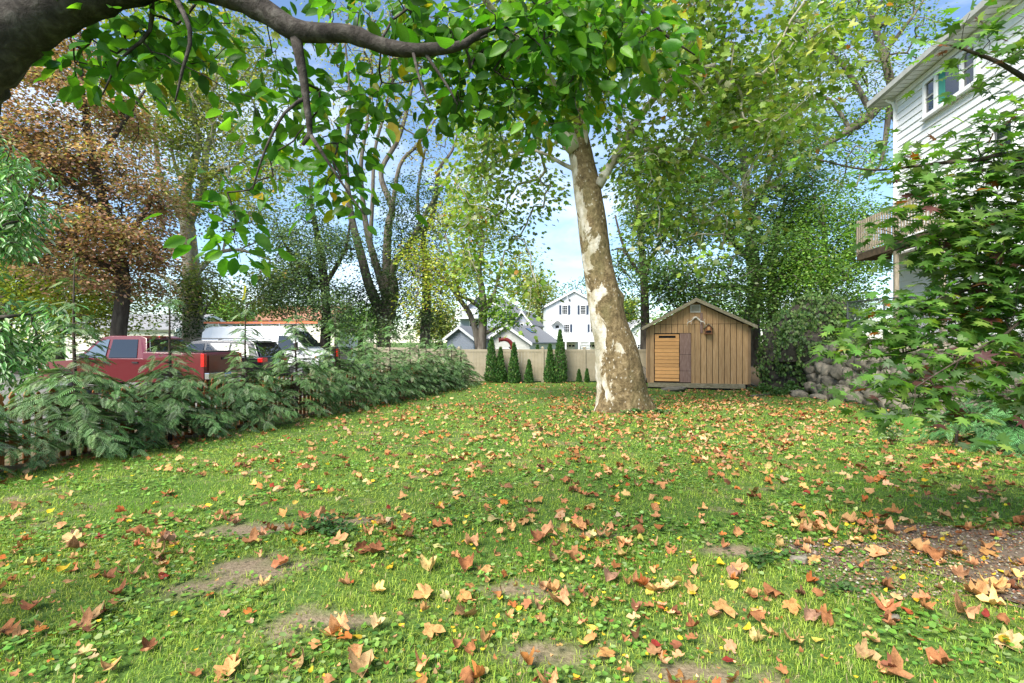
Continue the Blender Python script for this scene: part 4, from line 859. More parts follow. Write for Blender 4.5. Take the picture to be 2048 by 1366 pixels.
bc = np.array([sx(1414.5), SY-.12, sz(667.5)]); bh = thing('birdhouse', shed_spin(bc), 'small brown wooden birdhouse hung right of the antlers', 'birdhouse', None, R(-13))
w_ = .13; MB().prism([(-w_, .03), (w_, .03), (w_, .26), (0, .4), (-w_, .26)], .16, 'y', -.06).build('box', M['bird_wood'], bh)
MB().box((0, 0, .0), (.34, .24, .035)).build('base', M['bird_wood'], bh)
for s in (-1, 1): MB().prism([(s*.19, .2), (0, .4), (0, .43), (s*.19, .23)], .24, 'y', -.1).build('roof', M['mossy'], bh)
MB().box((0, -.065, .22), (.09, .012, .13)).build('panel', M['pine'], bh); MB().box((0, -.065, .08), (.2, .012, .07)).build('opening', M['black'], bh)

# ------------------------------------------------------------------ vehicles (local +x is forward, z up)
def loft(mb, prof):       # closed side profile of (x, z, half width) -> solid
    n = len(prof); V = [(x, -w, z) for x, z, w in prof]+[(x, w, z) for x, z, w in prof]
    Fs = [tuple(range(n)), tuple(range(2*n-1, n-1, -1))]
    for i in range(n): j = (i+1) % n; Fs.append((i, i+n, j+n, j))
    mb.add(V, Fs); return mb
def tri(o):
    bm = bmesh.new(); bm.from_mesh(o.data); bmesh.ops.triangulate(bm, faces=[f for f in bm.faces if len(f.verts) > 4]); bm.normal_update(); bmesh.ops.recalc_face_normals(bm, faces=bm.faces); bm.to_mesh(o.data); bm.free(); return o
def wheel(root, x, y, r=.38, w=.25):
    s = 1 if y > 0 else -1; mb = MB(); mb.tube([(x, y-w/2, r), (x, y-w/2+.03, r), (x, y+w/2-.03, r), (x, y+w/2, r)], [r*.92, r, r, r*.92], 24); t = mb.build('wheel', M['tyre'], root, True)
    mb = MB(); mb.tube([(x, y+s*(w/2-.01), r), (x, y+s*(w/2+.012), r)], [r*.66, r*.6], 20); mb.build('rim', M['silver'], t)
def side_panel(name, m, root, pts, y0, y1, th=.012):   # pane on both faces of a sloped side: pts (x,z), y interpolates z from y0(at zmin) to y1(zmax)
    zs = [p[1] for p in pts]; za, zb = min(zs), max(zs)
    for s in (1, -1):
        V = []
        for k in (0, th):
            for x, z in pts: V.append((x, s*(y0+(y1-y0)*(z-za)/(zb-za)+k), z))
        n = len(pts); Fs = [tuple(range(n)), tuple(range(2*n-1, n-1, -1))]+[(i, i+n, (i+1) % n+n, (i+1) % n) for i in range(n)]
        tri(MB().add(V, Fs).build(name, M[m], root))
def pickup(loc, rz, paint, label, L=5.8):
    r = thing('pickup_truck', loc, label, 'pickup truck', None, rz); h = L/2; W = .98
    body = [(-h, .5, W-.03), (-h, 1.28, W-.05), (-h+.06, 1.36, W-.04), (-.85, 1.38, W-.03), (-.85, 1.18, W), (1.1, 1.18, W), (1.25, 1.15, W), (h-.12, 1.03, W-.1), (h, .85, W-.12), (h, .5, W-.1), (h-.3, .42, W-.05), (-h+.3, .42, W-.03)]
    tri(loft(MB(), body).build('body', M[paint], r, bevel=.025))
    MB().box((-h+.98, 0, 1.375), (1.72, 1.6, .04)).build('bed_liner', M['trim'], r)
    for s in (1, -1): MB().box((-h+.98, s*(W-.07), 1.395), (1.9, .07, .03)).build('bed_rail', M['trim'], r, bevel=.008)
    cabp = [(-.9, 1.1, W), (-1.0, 1.3, W-.02), (-.84, 1.82, W-.2), (-.62, 1.9, W-.24), (.45, 1.9, W-.24), (.75, 1.84, W-.22), (1.42, 1.16, W-.03), (1.3, 1.1, W)]
    tri(loft(MB(), cabp).build('cab', M[paint], r, bevel=.03))
    side_panel('side_window', 'skyglass', r, [(.42, 1.2), (1.22, 1.2), (.74, 1.72), (.5, 1.78), (.42, 1.78)], W-.015, W-.195); side_panel('side_window', 'carglass', r, [(-.66, 1.2), (.3, 1.2), (.3, 1.78), (-.56, 1.78)], W-.015, W-.195)
    V = [(-1.0, -W+.14, 1.4), (-1.0, W-.14, 1.4), (-.885, W-.27, 1.78), (-.885, -W+.27, 1.78)]; V += [(x-.03, y, z) for x, y, z in V]
    MB().add(V, [(0, 1, 2, 3), (7, 6, 5, 4), (0, 4, 5, 1), (1, 5, 6, 2), (2, 6, 7, 3), (3, 7, 4, 0)]).build('rear_window', M['carglass'], r)
    V = [(1.36, -W+.12, 1.24), (1.36, W-.12, 1.24), (.83, W-.27, 1.79), (.83, -W+.27, 1.79)]; V += [(x+.02, y, z+.02) for x, y, z in V]
    MB().add(V, [(0, 1, 2, 3), (7, 6, 5, 4), (0, 4, 5, 1), (1, 5, 6, 2), (2, 6, 7, 3), (3, 7, 4, 0)]).build('windshield', M['carglass'], r)
    MB().box((-h-.012, 0, 1.02), (.03, 1.5, .52)).build('tailgate', M[paint], r, bevel=.012); MB().box((-h-.035, 0, 1.16), (.02, .3, .08)).build('tailgate_handle', M['trim'], r)
    for s in (1, -1):
        MB().box((-h+.035, s*(W-.08), 1.12), (.11, .14, .42)).build('tail_light', M['tail'], r, bevel=.015)
        MB().box((1.12, s*(W+.12), 1.24), (.1, .24, .19)).build('mirror', M['chrome' if paint == 'red_paint' else 'trim'], r, bevel=.02)
        for xx in (.36, -.62): MB().box((xx, s*(W+.012), 1.05), (.2, .03, .04)).build('door_handle', M['trim'], r)
        for xx in (-h+1.1, h-1.0):
            MB().tube([(xx, s*(W-.28), .42), (xx, s*(W+.006), .42)], .47, 20).build('wheel_arch', M['trim'], r); wheel(r, xx, s*(W-.09), .39)
        MB().box((h-.05, s*.7, .88), (.12, .34, .2)).build('headlight', M['lamp'], r)
    MB().box((-h-.08, 0, .62), (.16, 1.85, .2)).build('rear_bumper', M['chrome'], r, bevel=.02); MB().box((-h-.165, 0, .64), (.012, .3, .15)).build('licence_plate', M['plate'], r); MB().box((h+.04, 0, .6), (.16, 1.8, .24)).build('front_bumper', M['chrome'], r, bevel=.02)
    MB().box((-.78, 0, 1.872), (.1, .3, .035)).build('brake_light', M['tail'], r)
    return r
pz = -.114
pickup((-12.47, 17.25, pz), R(175), 'red_paint', 'maroon crew-cab pickup truck parked behind the cedar hedge')
pickup((-12.1, 28.6, pz), R(174), 'black_paint', 'black pickup truck parked beyond the white van')
def suv(loc, rz):
    r = thing('suv', loc, 'black suv parked between the maroon pickup and the white van', 'suv', None, rz); h = 2.5; W = .97
    tri(loft(MB(), [(-h, .5, W-.06), (-h-.02, .95, W-.05), (-h+.08, 1.12, W-.03), (.9, 1.1, W), (1.2, 1.1, W-.02), (h-.2, .98, W-.1), (h, .8, W-.14), (h, .5, W-.12), (h-.3, .38, W-.05), (-h+.3, .38, W-.04)]).build('body', M['black_paint'], r, bevel=.03))
    tri(loft(MB(), [(-h+.1, 1.05, W-.02), (-h+.12, 1.15, W-.05), (-h+.38, 1.66, W-.2), (-h+.6, 1.74, W-.24), (0, 1.77, W-.24), (.4, 1.72, W-.23), (1.15, 1.1, W-.03), (1.1, 1.05, W-.02)]).build('roof', M['black_paint'], r, bevel=.03))
    side_panel('side_window', 'carglass', r, [(-2.05, 1.16), (-1.25, 1.16), (-1.25, 1.62), (-1.85, 1.6)], W-.03, W-.2); side_panel('side_window', 'carglass', r, [(-1.15, 1.16), (-.25, 1.16), (-.25, 1.64), (-1.15, 1.63)], W-.03, W-.2); side_panel('side_window', 'carglass', r, [(-.15, 1.16), (.92, 1.16), (.42, 1.62), (-.15, 1.64)], W-.03, W-.2)
    V = [(-h+.1, -W+.14, 1.17), (-h+.1, W-.14, 1.17), (-h+.33, W-.27, 1.6), (-h+.33, -W+.27, 1.6)]; V += [(x-.035, y, z) for x, y, z in V]
    MB().add(V, [(0, 1, 2, 3), (7, 6, 5, 4), (0, 4, 5, 1), (1, 5, 6, 2), (2, 6, 7, 3), (3, 7, 4, 0)]).build('rear_window', M['carglass'], r)
    MB().box((-h+.28, 0, 1.69), (.3, 1.3, .04)).build('spoiler', M['black_paint'], r, bevel=.012)
    for s in (1, -1):
        MB().box((-h+.06, s*(W-.2), 1.02), (.2, .36, .17)).build('tail_light', M['tail'], r, bevel=.03); MB().tube([(-h+.6, s*(W-.26), 1.79), (-h+.8, s*(W-.26), 1.82), (.1, s*(W-.26), 1.83), (.35, s*(W-.26), 1.78)], .016, 6).build('roof_rail', M['trim'], r)
        MB().box((.85, s*(W+.1), 1.15), (.1, .2, .14)).build('mirror', M['black_paint'], r, bevel=.02)
        for xx in (-h+1.0, h-.95): MB().tube([(xx, s*(W-.28), .4), (xx, s*(W+.004), .4)], .44, 20).build('wheel_arch', M['trim'], r); wheel(r, xx, s*(W-.09), .37)
    MB().box((-h-.04, 0, .93), (.02, .32, .16)).build('licence_plate', M['plate'], r); MB().box((-h-.06, 0, .56), (.14, 1.75, .26)).build('rear_bumper', M['trim'], r, bevel=.03); MB().box((h+.02, 0, .56), (.12, 1.7, .26)).build('front_bumper', M['trim'], r, bevel=.03)
suv((-11.7, 20.15, pz), R(175))
def van(loc, rz):
    r = thing('cargo_van', loc, 'white high-roof cargo van with ladder rack parked behind the black suv', 'van', None, rz); h = 2.95; W = 1.02
    tri(loft(MB(), [(-h, .5, W), (-h, 1.3, W), (-h+.03, 2.15, W-.1), (-h+.16, 2.36, W-.18), (-h+.5, 2.44, W-.22), (.6, 2.46, W-.22), (1.1, 2.42, W-.22), (1.5, 2.22, W-.2), (2.2, 1.42, W-.1), (2.35, 1.32, W-.08), (h-.08, 1.08, W-.14), (h, .85, W-.16), (h, .5, W-.14), (h-.3, .4, W-.05), (-h+.3, .4, W)]).build('body', M['white_paint'], r, bevel=.045))
    side_panel('side_window', 'carglass', r, [(.95, 1.34), (1.98, 1.34), (1.42, 1.98), (.95, 2.0)], W-.05, W-.14)
    V = [(2.2, -W+.16, 1.46), (2.2, W-.16, 1.46), (1.56, W-.28, 2.2), (1.56, -W+.28, 2.2)]; V += [(x+.03, y, z+.025) for x, y, z in V]
    MB().add(V, [(0, 1, 2, 3), (7, 6, 5, 4), (0, 4, 5, 1), (1, 5, 6, 2), (2, 6, 7, 3), (3, 7, 4, 0)]).build('windshield', M['carglass'], r)
    MB().box((h-.0, 0, .86), (.08, .95, .24)).build('grille', M['trim'], r, bevel=.02); MB().box((h+.03, 0, .55), (.16, 1.72, .24)).build('front_bumper', M['trim'], r, bevel=.04); MB().box((-h-.04, 0, .5), (.14, 1.9, .2)).build('rear_bumper', M['trim'], r, bevel=.03)
    for s in (1, -1):
        MB().box((h-.1, s*.7, .96), (.26, .36, .24)).build('headlight', M['lamp'], r, bevel=.04); MB().box((h-.2, s*(W-.135), .96), (.14, .03, .12)).build('turn_signal', M['amber'], r); MB().box((1.95, s*(W+.12), 1.5), (.12, .2, .32)).build('mirror', M['trim'], r, bevel=.03)
        MB().box((-.9, s*(W-.002), .95), (3.6, .02, .1)).build('side_moulding', M['trim'], r)
        for xx in (-h+1.1, h-.95): MB().tube([(xx, s*(W-.3), .4), (xx, s*(W+.006), .4)], .44, 20).build('wheel_arch', M['trim'], r); wheel(r, xx, s*(W-.1), .36)
    for xx in (-2.2, -1.1, 0, .9):
        MB().box((xx, 0, 2.56), (.05, 1.5, .04)).build('rack_bar', M['alu'], r)
        for s in (1, -1): MB().box((xx, s*.68, 2.5), (.05, .05, .13)).build('rack_foot', M['alu'], r)
    return r
vn = van((-12.05, 25.5, pz), R(-5))
def ladder(x, y, ln, m, label, rz, z, blue=False):
    r = thing('ladder', (x, y, z), label, 'ladder', 'ladders tied on the van roof', rz)
    for s in (1, -1): MB().box((0, s*.2, .05), (ln, .035, .085)).build('rail', M[m], r)
    n = int(ln/.32)
    for k in range(n): MB().tube([(-ln/2+.15+k*.32, -.19, .05), (-ln/2+.15+k*.32, .19, .05)], .015, 6).build('rung', M['alu'], r)
    if blue:
        for xx in (-1.2, .1, .9): MB().box((xx, 0, .115), (.18, .46, .03)).build('strap', M['blue'], r)
    return r
ladder(-12.3, 25.05, 5.6, 'fibre', 'orange fibreglass ladder lying on the van roof rack', R(-5), pz+2.585)
ladder(-12.9, 25.75, 4.8, 'alu', 'aluminium ladder with blue straps lying on the van roof rack', R(-5), pz+2.585, True)

# ------------------------------------------------------------------ houses
def window_unit(root, x, z, w, h, y, shut=(0, 0), grid=True, side=-1, trim='white', name='window'):
    """window on a wall facing -y at local y"""
    f = .07; mb = MB()
    for c_, d_ in (((x, y-.03, z+f/2), (w, .06, f)), ((x, y-.03, z+h-f/2), (w, .06, f)), ((x-w/2+f/2, y-.03, z+h/2), (f, .06, h-2*f)), ((x+w/2-f/2, y-.03, z+h/2), (f, .06, h-2*f))): mb.box(c_, d_)
    o = mb.build(name, M[trim], root); MB().box((x, y-.012, z+h/2), (w-2*f+.01, .02, h-2*f+.01)).build('pane', M['glass'], o)
    mb = MB(); mb.box((x, y-.03, z+h/2), (w-2*f, .03, .035))
    if grid:
        for k in (1, 2): mb.box((x-w/2+w*k/3, y-.028, z+h/2), (.022, .02, h-2*f))
        for k in (1, 3): mb.box((x, y-.027, z+h*k/4), (w-2*f, .018, .022))
    mb.build('muntin', M[trim], o)
    for s, on in ((-1, shut[0]), (1, shut[1])):
        if on: MB().box((x+s*(w/2+.2), y-.02, z+h/2), (.3, .035, h)).build('shutter', M['shutter'], root)
def gable_house(name, label, cx, y0, w, d, zb, ze, zp, wall, roof, rz=0, over=.3, cat='house'):
    r = thing(name, (cx, y0, zb), label, cat, None, rz); e, p = ze-zb, zp-zb; h = w/2
    MB().prism([(-h, 0), (h, 0), (h, e), (0, p-.08), (-h, e)], d, 'y', 0).build('wall', M[wall], r); sl = (p-e)/h
    for s in (-1, 1):
        MB().prism([(s*(h+over), e-sl*over), (0, p), (0, p+.12), (s*(h+over), e-sl*over+.12)], d+2*over, 'y', -over).build('roof', M[roof], r)
        MB().prism([(s*(h+over), e-sl*over-.16), (s*(h+over), e-sl*over+.1), (0, p+.1), (0, p-.16)], .05, 'y', -over-.052).build('rake_board', M['white'], r)
    return r
# white gabled house
HY = 72; hs = HY/F; hx = lambda px: (px-1148)*hs; hz = lambda py: CAMZ-(py-683)*hs+.5
w = gable_house('white_house', 'white gabled house with navy shutters and raised deck beyond the tan fence', (1148-1024)*hs, HY, 110*hs, 10, -.5, CAMZ-(611-683)*hs, CAMZ-(581-683)*hs, 'far_white', 'shingle')
window_unit(w, hx(1129.5), hz(629), .85, 1.3, 0, (1, 1)); window_unit(w, hx(1133.5), hz(667), .85, 1.3, 0, (0, 1)); window_unit(w, hx(1166), hz(629), .85, 1.3, 0, (1, 1)); window_unit(w, hx(1186), hz(667), .85, 1.3, 0, (1, 0))
MB().box((hx(1114.5), -.03, hz(666)), (.85, .06, 2.1)).build('door', M['white'], w); MB().box((hx(1114.5), -.07, hz(655)+.1), (.5, .02, .35)).build('door_window', M['glass'], w)
for s in (-1, 1): MB().prism([(hx(1114)+s*.85, hz(650)), (hx(1114), hz(641)), (hx(1114), hz(641)+.1), (hx(1114)+s*.85, hz(650)+.1)], 1.0, 'y', -1.0).build('porch_roof', M['white'], w)
fz = hz(682)
for (a, c) in ((1101, 1155), (1172, 1203)):
    MB().box(((hx(a)+hx(c))/2, -1.2, fz), (hx(c)-hx(a), 2.4, .22)).build('deck', M['white'], w)
    for zz in (.15, 1.0): MB().box(((hx(a)+hx(c))/2, -2.34, fz+zz+.1), (hx(c)-hx(a), .07, .08)).build('rail', M['white'], w)
    n = int((hx(c)-hx(a))/.16)
    for k in range(n): MB().box((hx(a)+.08+k*.16, -2.34, fz+.67), (.05, .04, .83)).build('baluster', M['white'], w)
    for k in range(4): MB().box((hx(a)+.08+(hx(c)-hx(a)-.16)*k/3, -2.34, fz+.6), (.13, .13, 1.2)).build('deck_post', M['white'], w)
    for k in range(3): MB().box((hx(a)+.1+(hx(c)-hx(a)-.2)*k/2, -2.3, fz/2-.05), (.16, .16, fz-.1)).build('deck_support', M['white'], w)
for k in range(9): MB().box((hx(1163.5), -2.5-.28*k, fz-.1-.2*k), (hx(1172)-hx(1155)-.1, .3, .06)).build('step', M['white'], w); MB().box((hx(1163.5), -2.38-.28*k, fz-.2-.2*k), (hx(1172)-hx(1155)-.1, .03, .2)).build('riser', M['far_offwhite'], w)
for a, c in ((1108, 1126), (1129, 1150), (1176, 1198)):
    g_ = MB().box(((hx(a)+hx(c))/2, -.03, .9), (hx(c)-hx(a), .06, 1.8)).build('garage_door', M['cream'], w)
    for k in range(3): MB().box((hx(a)+(hx(c)-hx(a))*(k+.5)/3, -.066, 1.5), ((hx(c)-hx(a))/3-.12, .014, .28)).build('garage_pane', M['glass'], g_)
MB().tube([(hx(1134), -.3, hz(600)), (hx(1134), -.3, hz(575))], .03, 6).build('vent_pipe', M['white'], w); MB().box((hx(1139), -.08, hz(600)), (.18, .14, .25)).build('flood_lamp', M['trim'], w)
# grey-blue house
GY = 58; gs = GY/F; q = lambda px: (px-964)*gs; qz = lambda py: CAMZ-(py-683)*gs+.5
g = gable_house('grey_blue_house', 'grey-blue gabled house with a white balcony behind the forked tree', (964-1024)*gs, GY, 92*gs, 12, -.5, CAMZ-(621-683)*gs, CAMZ-(587-683)*gs, 'far_grey', 'shingle', R(-14), .4)
window_unit(g, q(954), qz(657), .9, 1.1, 0); window_unit(g, q(942), qz(657), .5, 1.1, 0, grid=False); window_unit(g, q(985), qz(612), .7, .8, 0, grid=False)
MB().box((q(938), -.6, qz(636)), (46*gs, 1.2, .2)).build('balcony', M['white'], g); MB().box((q(938), -1.16, qz(620)), (46*gs, .08, .1)).build('rail', M['white'], g)
for k in range(17): MB().box((q(916)+k*44*gs/16, -1.16, qz(628)), (.06, .05, .8)).build('baluster', M['white'], g)
wg = gable_house('grey_wing_house', 'pale grey house wing with slim white-trimmed windows right of the grey-blue gable', (1044-1024)*gs*1.05, GY+3, 34*gs*1.05, 7, -.5, CAMZ+2.3, CAMZ+3.6, 'far_grey', 'shingle', R(-14), .35)
for k in (-1, 0, 1): window_unit(wg, k*.7, 3.0, .42, 1.3, 0, grid=False)
# two garages just past the fence
ga = gable_house('white_garage', 'off-white gabled garage with grey roof and skylight just past the tan fence', -.42, 46, 4.3, 8, -.5, 1.62, 3.05, 'far_offwhite', 'shingle', R(-22), .35, 'garage')
window_unit(ga, 0, .4, 2.2, 1.1, 0, grid=False)
sl = (3.05-1.62)/2.15
MB().prism([(.55, 3.55-sl*.55+.125), (1.15, 3.55-sl*1.15+.125), (1.15, 3.55-sl*1.15+.2), (.55, 3.55-sl*.55+.2)], 1.2, 'y', 3.2).build('skylight', M['glass'], ga)
gb = gable_house('blue_garage', 'small blue-grey clapboard garage left of the forked tree trunk', -4.45, 44, 2.5, 7, -.5, 1.95, 2.85, 'far_grey', 'shingle', R(-20), .3, 'garage')
gc = gable_house('white_outbuilding', 'narrow white outbuilding seen between sycamore and shed', 15.6, 62, 3, 6, -.5, 3.0, 4.2, 'far_white', 'shingle', 0, .3, 'outbuilding'); window_unit(gc, 0, .6, .9, 1.2, 0)
ha = gable_house('cream_house', 'cream house with grey roof behind the maroon pickup', -36.0, 48, 11, 10, -.5, 2.75, 4.3, 'cream', 'shingle', 0, .4); ha.rotation_euler.z = R(90); ha.location = (-31.4, 53, -.5)
hr = gable_house('rust_roofed_house', 'house with rust-red roof showing above the ladders on the van', -28, 66, 10, 10, -.5, 4.4, 6.4, 'cream', 'red_roof', R(90), .5); hr.location = (-22.5, 70, -.5)
hb = gable_house('teal_house', 'distant house with bright teal wall left of the white gabled house', 5.2, 92, 3.2, 6, -.5, 4.6, 6.2, 'blue', 'shingle', 0, .3)
# dark red duct pipe
pp = [(*at(1000, 680, 41),), (*at(1009, 678.5, 41),), (*at(1017, 681, 41),), (*at(1022.5, 687, 41),), (*at(1025, 695, 41),), (*at(1025.5, 705, 41),), (*at(1025.5, 735, 41),)]
pr = thing('curved_pipe', (float(pp[-1][0]), 41, -.5), 'dark red curved duct pipe standing before the off-white garage', 'pipe')
MB().tube(crom(pp, .12), .16, 14).build('pipe', M['red_pipe'], pr, True, world=True); MB().tube([pp[0], (pp[0][0]-.1, 41, pp[0][2])], .19, 14).build('collar', M['red_pipe'], pr, True, world=True)
MB().tube([at(1018, 694, 41), at(1024, 700, 41)], .05, 8).build('bracket', M['trim'], pr, world=True)

# ------------------------------------------------------------------ white clapboard house on the terrace at the right
def big_house():
    fc = np.array([13.46, 18.0]); u = np.array([-.168, -.986]); Lh = 11.0; zb, ze = 1.55, 10.15     # far corner; wall runs back toward the camera
    # local frame: x along the wall toward camera, -y is the outward (yard) side
    ang = math.atan2(u[1], u[0]); r = thing('clapboard_house', (fc[0], fc[1], zb), 'tall white clapboard house with triple window above the stone wall', 'house', None, ang)
    H = ze-zb
    MB().box((Lh/2, 4.05, H/2), (Lh-.1, 8.0, H)).build('wall_core', M['white'], r); cs = .235; n = int(H/cs)
    for k in range(n):     # each clapboard course: wedge profile, proud at its lower edge
        z0 = k*cs; z1 = z0+cs+.01
        MB().prism([(.05, z0), (.0-.005, z0), (.028, z1), (.05, z1)], Lh-.25, 'x', .12).build('clapboard', M['siding'], r)
        o = MB().prism([(.05, z0), (-.005, z0), (.028, z1), (.05, z1)], 7.8, 'x', .1).build('end_clapboard', M['siding'], r)
        o.rotation_euler = (0, 0, R(90)); o.scale = (1, -1, 1); o.location = (.05, .1, 0)
    MB().box((.05, .0, H/2), (.14, .09, H)).build('corner_board', M['white'], r, bevel=.004)
    # soffit, gutter, roof
    MB().box((Lh/2-.3, -.16, H+.03), (Lh+.8, .55, .05)).build('soffit', M['white'], r)
    for k in range(40): MB().box((-.6+k*.28, -.16, H+.002), (.02, .5, .012)).build('soffit_groove', M['gutter'], r)
    MB().prism([(-.57, H+.02), (-.57, H+.2), (-.42, H+.2), (-.42, H+.02), (-.5, H-.02)], Lh+.8, 'x', -.7).build('gutter', M['gutter'], r)
    MB().prism([(-.5, H+.1), (4.05, H+2.4), (4.05, H+2.5), (-.55, H+.2)], Lh+.8, 'x', -.7).build('roof', M['shingle_dark'], r)
    MB().prism([(4.05, H+2.4), (8.6, H+.1), (8.6, H+.2), (4.05, H+2.5)], Lh+.8, 'x', -.7).build('roof', M['shingle_dark'], r)
    MB().tube([(.0, -.3, H-.05), (.1, -.12, H-.22), (.1, -.06, H-.4), (.1, -.06, .1)], .045, 8).build('downspout', M['white'], r)
    MB().box((3.0, -.02, H-.1), (6.2, .05, .16)).build('frieze', M['white'], r)
    # triple window
    def unit(x0, x1, z0, z1, panes, curtain=False):
        f = .11; mb = MB(); w_ = x1-x0; yy = -.045
        for c_, d_ in ((((x0+x1)/2, yy, z0+f/2), (w_, .11, f)), (((x0+x1)/2, yy, z1-f/2), (w_, .11, f)), ((x0+f/2, yy, (z0+z1)/2), (f, .11, z1-z0-2*f)), ((x1-f/2, yy, (z0+z1)/2), (f, .11, z1-z0-2*f))): mb.box(c_, d_)
        o = mb.build('window', M['white'], r, bevel=.006); xs = [x0+f]; tot = sum(panes); mull = .12
        MB().box(((x0+x1)/2, -.09, z0-.02), (w_+.12, .14, .05)).build('sill', M['white'], o)
        avail = w_-2*f-mull*(len(panes)-1); x = x0+f
        for i, p in enumerate(panes):
            pw = avail*p/tot; MB().box((x+pw/2, -.03, (z0+z1)/2), (pw, .02, z1-z0-2*f)).build('pane', M['glass'], o)
            if p < 1 or len(panes) == 1: MB().box((x+pw/2, -.052, (z0+z1)/2+.02), (pw, .03, .05)).build('meeting_rail', M['gutter'], o)
            if curtain and p >= 1: MB().box((x+pw*.17, -.042, (z0+z1)/2), (pw*.3, .004, z1-z0-2*f-.02)).build('curtain', M['curtain'], o)
            x += pw
            if i < len(panes)-1: MB().box((x+mull/2, yy, (z0+z1)/2), (mull, .11, z1-z0-2*f)).build('mullion', M['white'], o); x += mull
    unit(1.72, 4.1, 7.12, 8.3, (.45, 1, .45), True); unit(4.55, 5.4, 4.75, 5.7, (1,)); unit(4.2, 5.1, 1.4, 2.6, (1,)); unit(6.5, 7.6, 4.6, 5.8, (1,))
    return r
big_house()
def deck():
    fc = np.array([13.46, 18.0]); u = np.array([-.168, -.986]); ang = math.atan2(u[1], u[0]); zf = 4.62
    r = thing('wooden_deck', (fc[0], fc[1], 1.6), 'weathered wooden deck with baluster railing jutting from the white house', 'deck', None, ang); z = zf-1.6; Ld = 4.6; out = 1.15
    for k in range(8): MB().box((Ld/2-.1, -out+.07+k*.14, z+.1), (Ld, .13, .035)).build('deck_board', M['deck_wood'], r)
    MB().box((Ld/2-.1, -out-.0, z-.03), (Ld, .05, .22)).build('fascia', M['deck_edge'], r); MB().box((-.1, -out/2, z-.03), (.05, out-.1, .22)).build('fascia', M['deck_edge'], r)
    for zz in (.25, 1.18): MB().box((Ld/2-.1, -out, z+zz), (Ld, .05, .09)).build('rail', M['deck_wood'], r); MB().box((-.1, -out/2, z+zz), (.05, out-.06, .09)).build('rail', M['deck_wood'], r)
    for k in range(int(Ld/.15)): MB().box((-.02+k*.15, -out-.045, z+.68), (.05, .035, 1.08)).build('baluster', M['deck_wood'], r)
    for k in range(7): MB().box((-.145, -out+.15+k*.15, z+.68), (.035, .05, 1.08)).build('baluster', M['deck_wood'], r)
    MB().box((-.08, -out+.02, z+.65), (.1, .1, 1.25)).build('deck_post', M['deck_wood'], r)
    for x in (2.2, 4.4): MB().box((x, -out+.06, z/2+.55), (.11, .11, z+1.3)).build('deck_post', M['deck_wood'], r)
deck()

# ------------------------------------------------------------------ stone retaining wall, chain-link fence, vine-covered outcrop
def boulder(seed, sub=3, rough=.2):
    bm = bmesh.new(); bmesh.ops.create_cube(bm, size=1.0); bmesh.ops.subdivide_edges(bm, edges=bm.edges[:], cuts=sub, use_grid_fill=True)
    for v in bm.verts:
        c = v.co.copy(); s = c.normalized()*.62; v.co = c.lerp(s, .55)+Vector([noise.noise(c*2.1+Vector((seed*3.1+i*9, 0, 0))) for i in range(3)])*rough
    me = bpy.data.meshes.new('stone'); bm.to_mesh(me); bm.free(); me.polygons.foreach_set('use_smooth', [True]*len(me.polygons)); me.materials.append(M['stone']); return me
BLD = [boulder(k) for k in range(6)]
def put_stone(name, loc, sc, rot, parent=None, k=0):
    o = bpy.data.objects.new(name, BLD[k % 6]); C.objects.link(o); o.location = loc; o.scale = sc; o.rotation_euler = rot
    if parent is not None: o.parent = parent
    return o
def stone_wall():
    rng = np.random.default_rng(9); r = thing('stone_wall', (wall_x(13), 13, -.3), 'rough fieldstone retaining wall below the white house', 'wall'); k = 0
    mb = MB(); pts = []
    for y in np.linspace(6.5, 19.2, 14):
        x = wall_x(y); t = 1.25+.35*float(sstep(8, 18, y)); pts.append((x, y, t))
    V = []; 
    for x, y, t in pts: V += [(x+.15, y, -.6), (x+.3, y, t-.05), (x+1.1, y, t-.02), (x+1.1, y, -.6)]
    n = len(pts); Fs = [(i*4+a, i*4+a+1, i*4+5+a, i*4+4+a) for i in range(n-1) for a in range(3)]+[(0, 1, 2, 3), tuple((n-1)*4+a for a in (3, 2, 1, 0))]
    MB().add(V, Fs).build('fill', M['stone_fill'], r, world=True)
    for row in range(5):
        y = 6.6+rng.uniform(0, .3)
        while y < 19.3:
            w = rng.uniform(.42, .85); z = -.28+row*.37+rng.normal(0, .04)
            if z < 1.25+.35*float(sstep(8, 18, y)):
                x = wall_x(y+w/2)+.12+.06*row+rng.normal(0, .05)
                put_stone('stone', (x-wall_x(13), y+w/2-13, z+.3+.1), (rng.uniform(.45, .65), w*1.08, rng.uniform(.38, .5)), (rng.normal(0, .15), rng.normal(0, .15), R(-9)+rng.normal(0, .2)), r, k); k += 1
            y += w
stone_wall()
def rock(px, py, Y, s, label, k, grp=None):
    p = at(px, py, Y); z = float(gz(p[0], p[1])); o = put_stone('rock', (p[0], p[1], z+s[2]*.22), s, (.1*k, .15, .7*k), None, k); tag(o, label, 'rock', grp)
rock(1598, 788, 18.3, (.5, .4, .32), 'pale rounded rock lying in leaf litter before the vine-covered outcrop', 0); rock(1650, 782, 18.8, (.4, .35, .26), 'light rock beside the foot of the stone wall', 1); rock(1640, 796, 17.6, (.6, .5, .2), 'flat grey rock sunk into the leaf litter by the stone wall', 2)
rock(1347, 779, 20.6, (1.1, .4, .2), 'flat grey slab lying before the shed door', 3); rock(1597, 1132, 3.72, (.11, .08, .06), 'small grey stone at the edge of the gravel patch', 4); rock(1780, 1246, 2.95, (.09, .07, .04), 'small flat pale stone in grass below the gravel patch', 5)
rock(1284, 722, 25.5, (.7, .6, 1.0), 'pile of grey rubble behind the short picket fence beside the shed', 2)
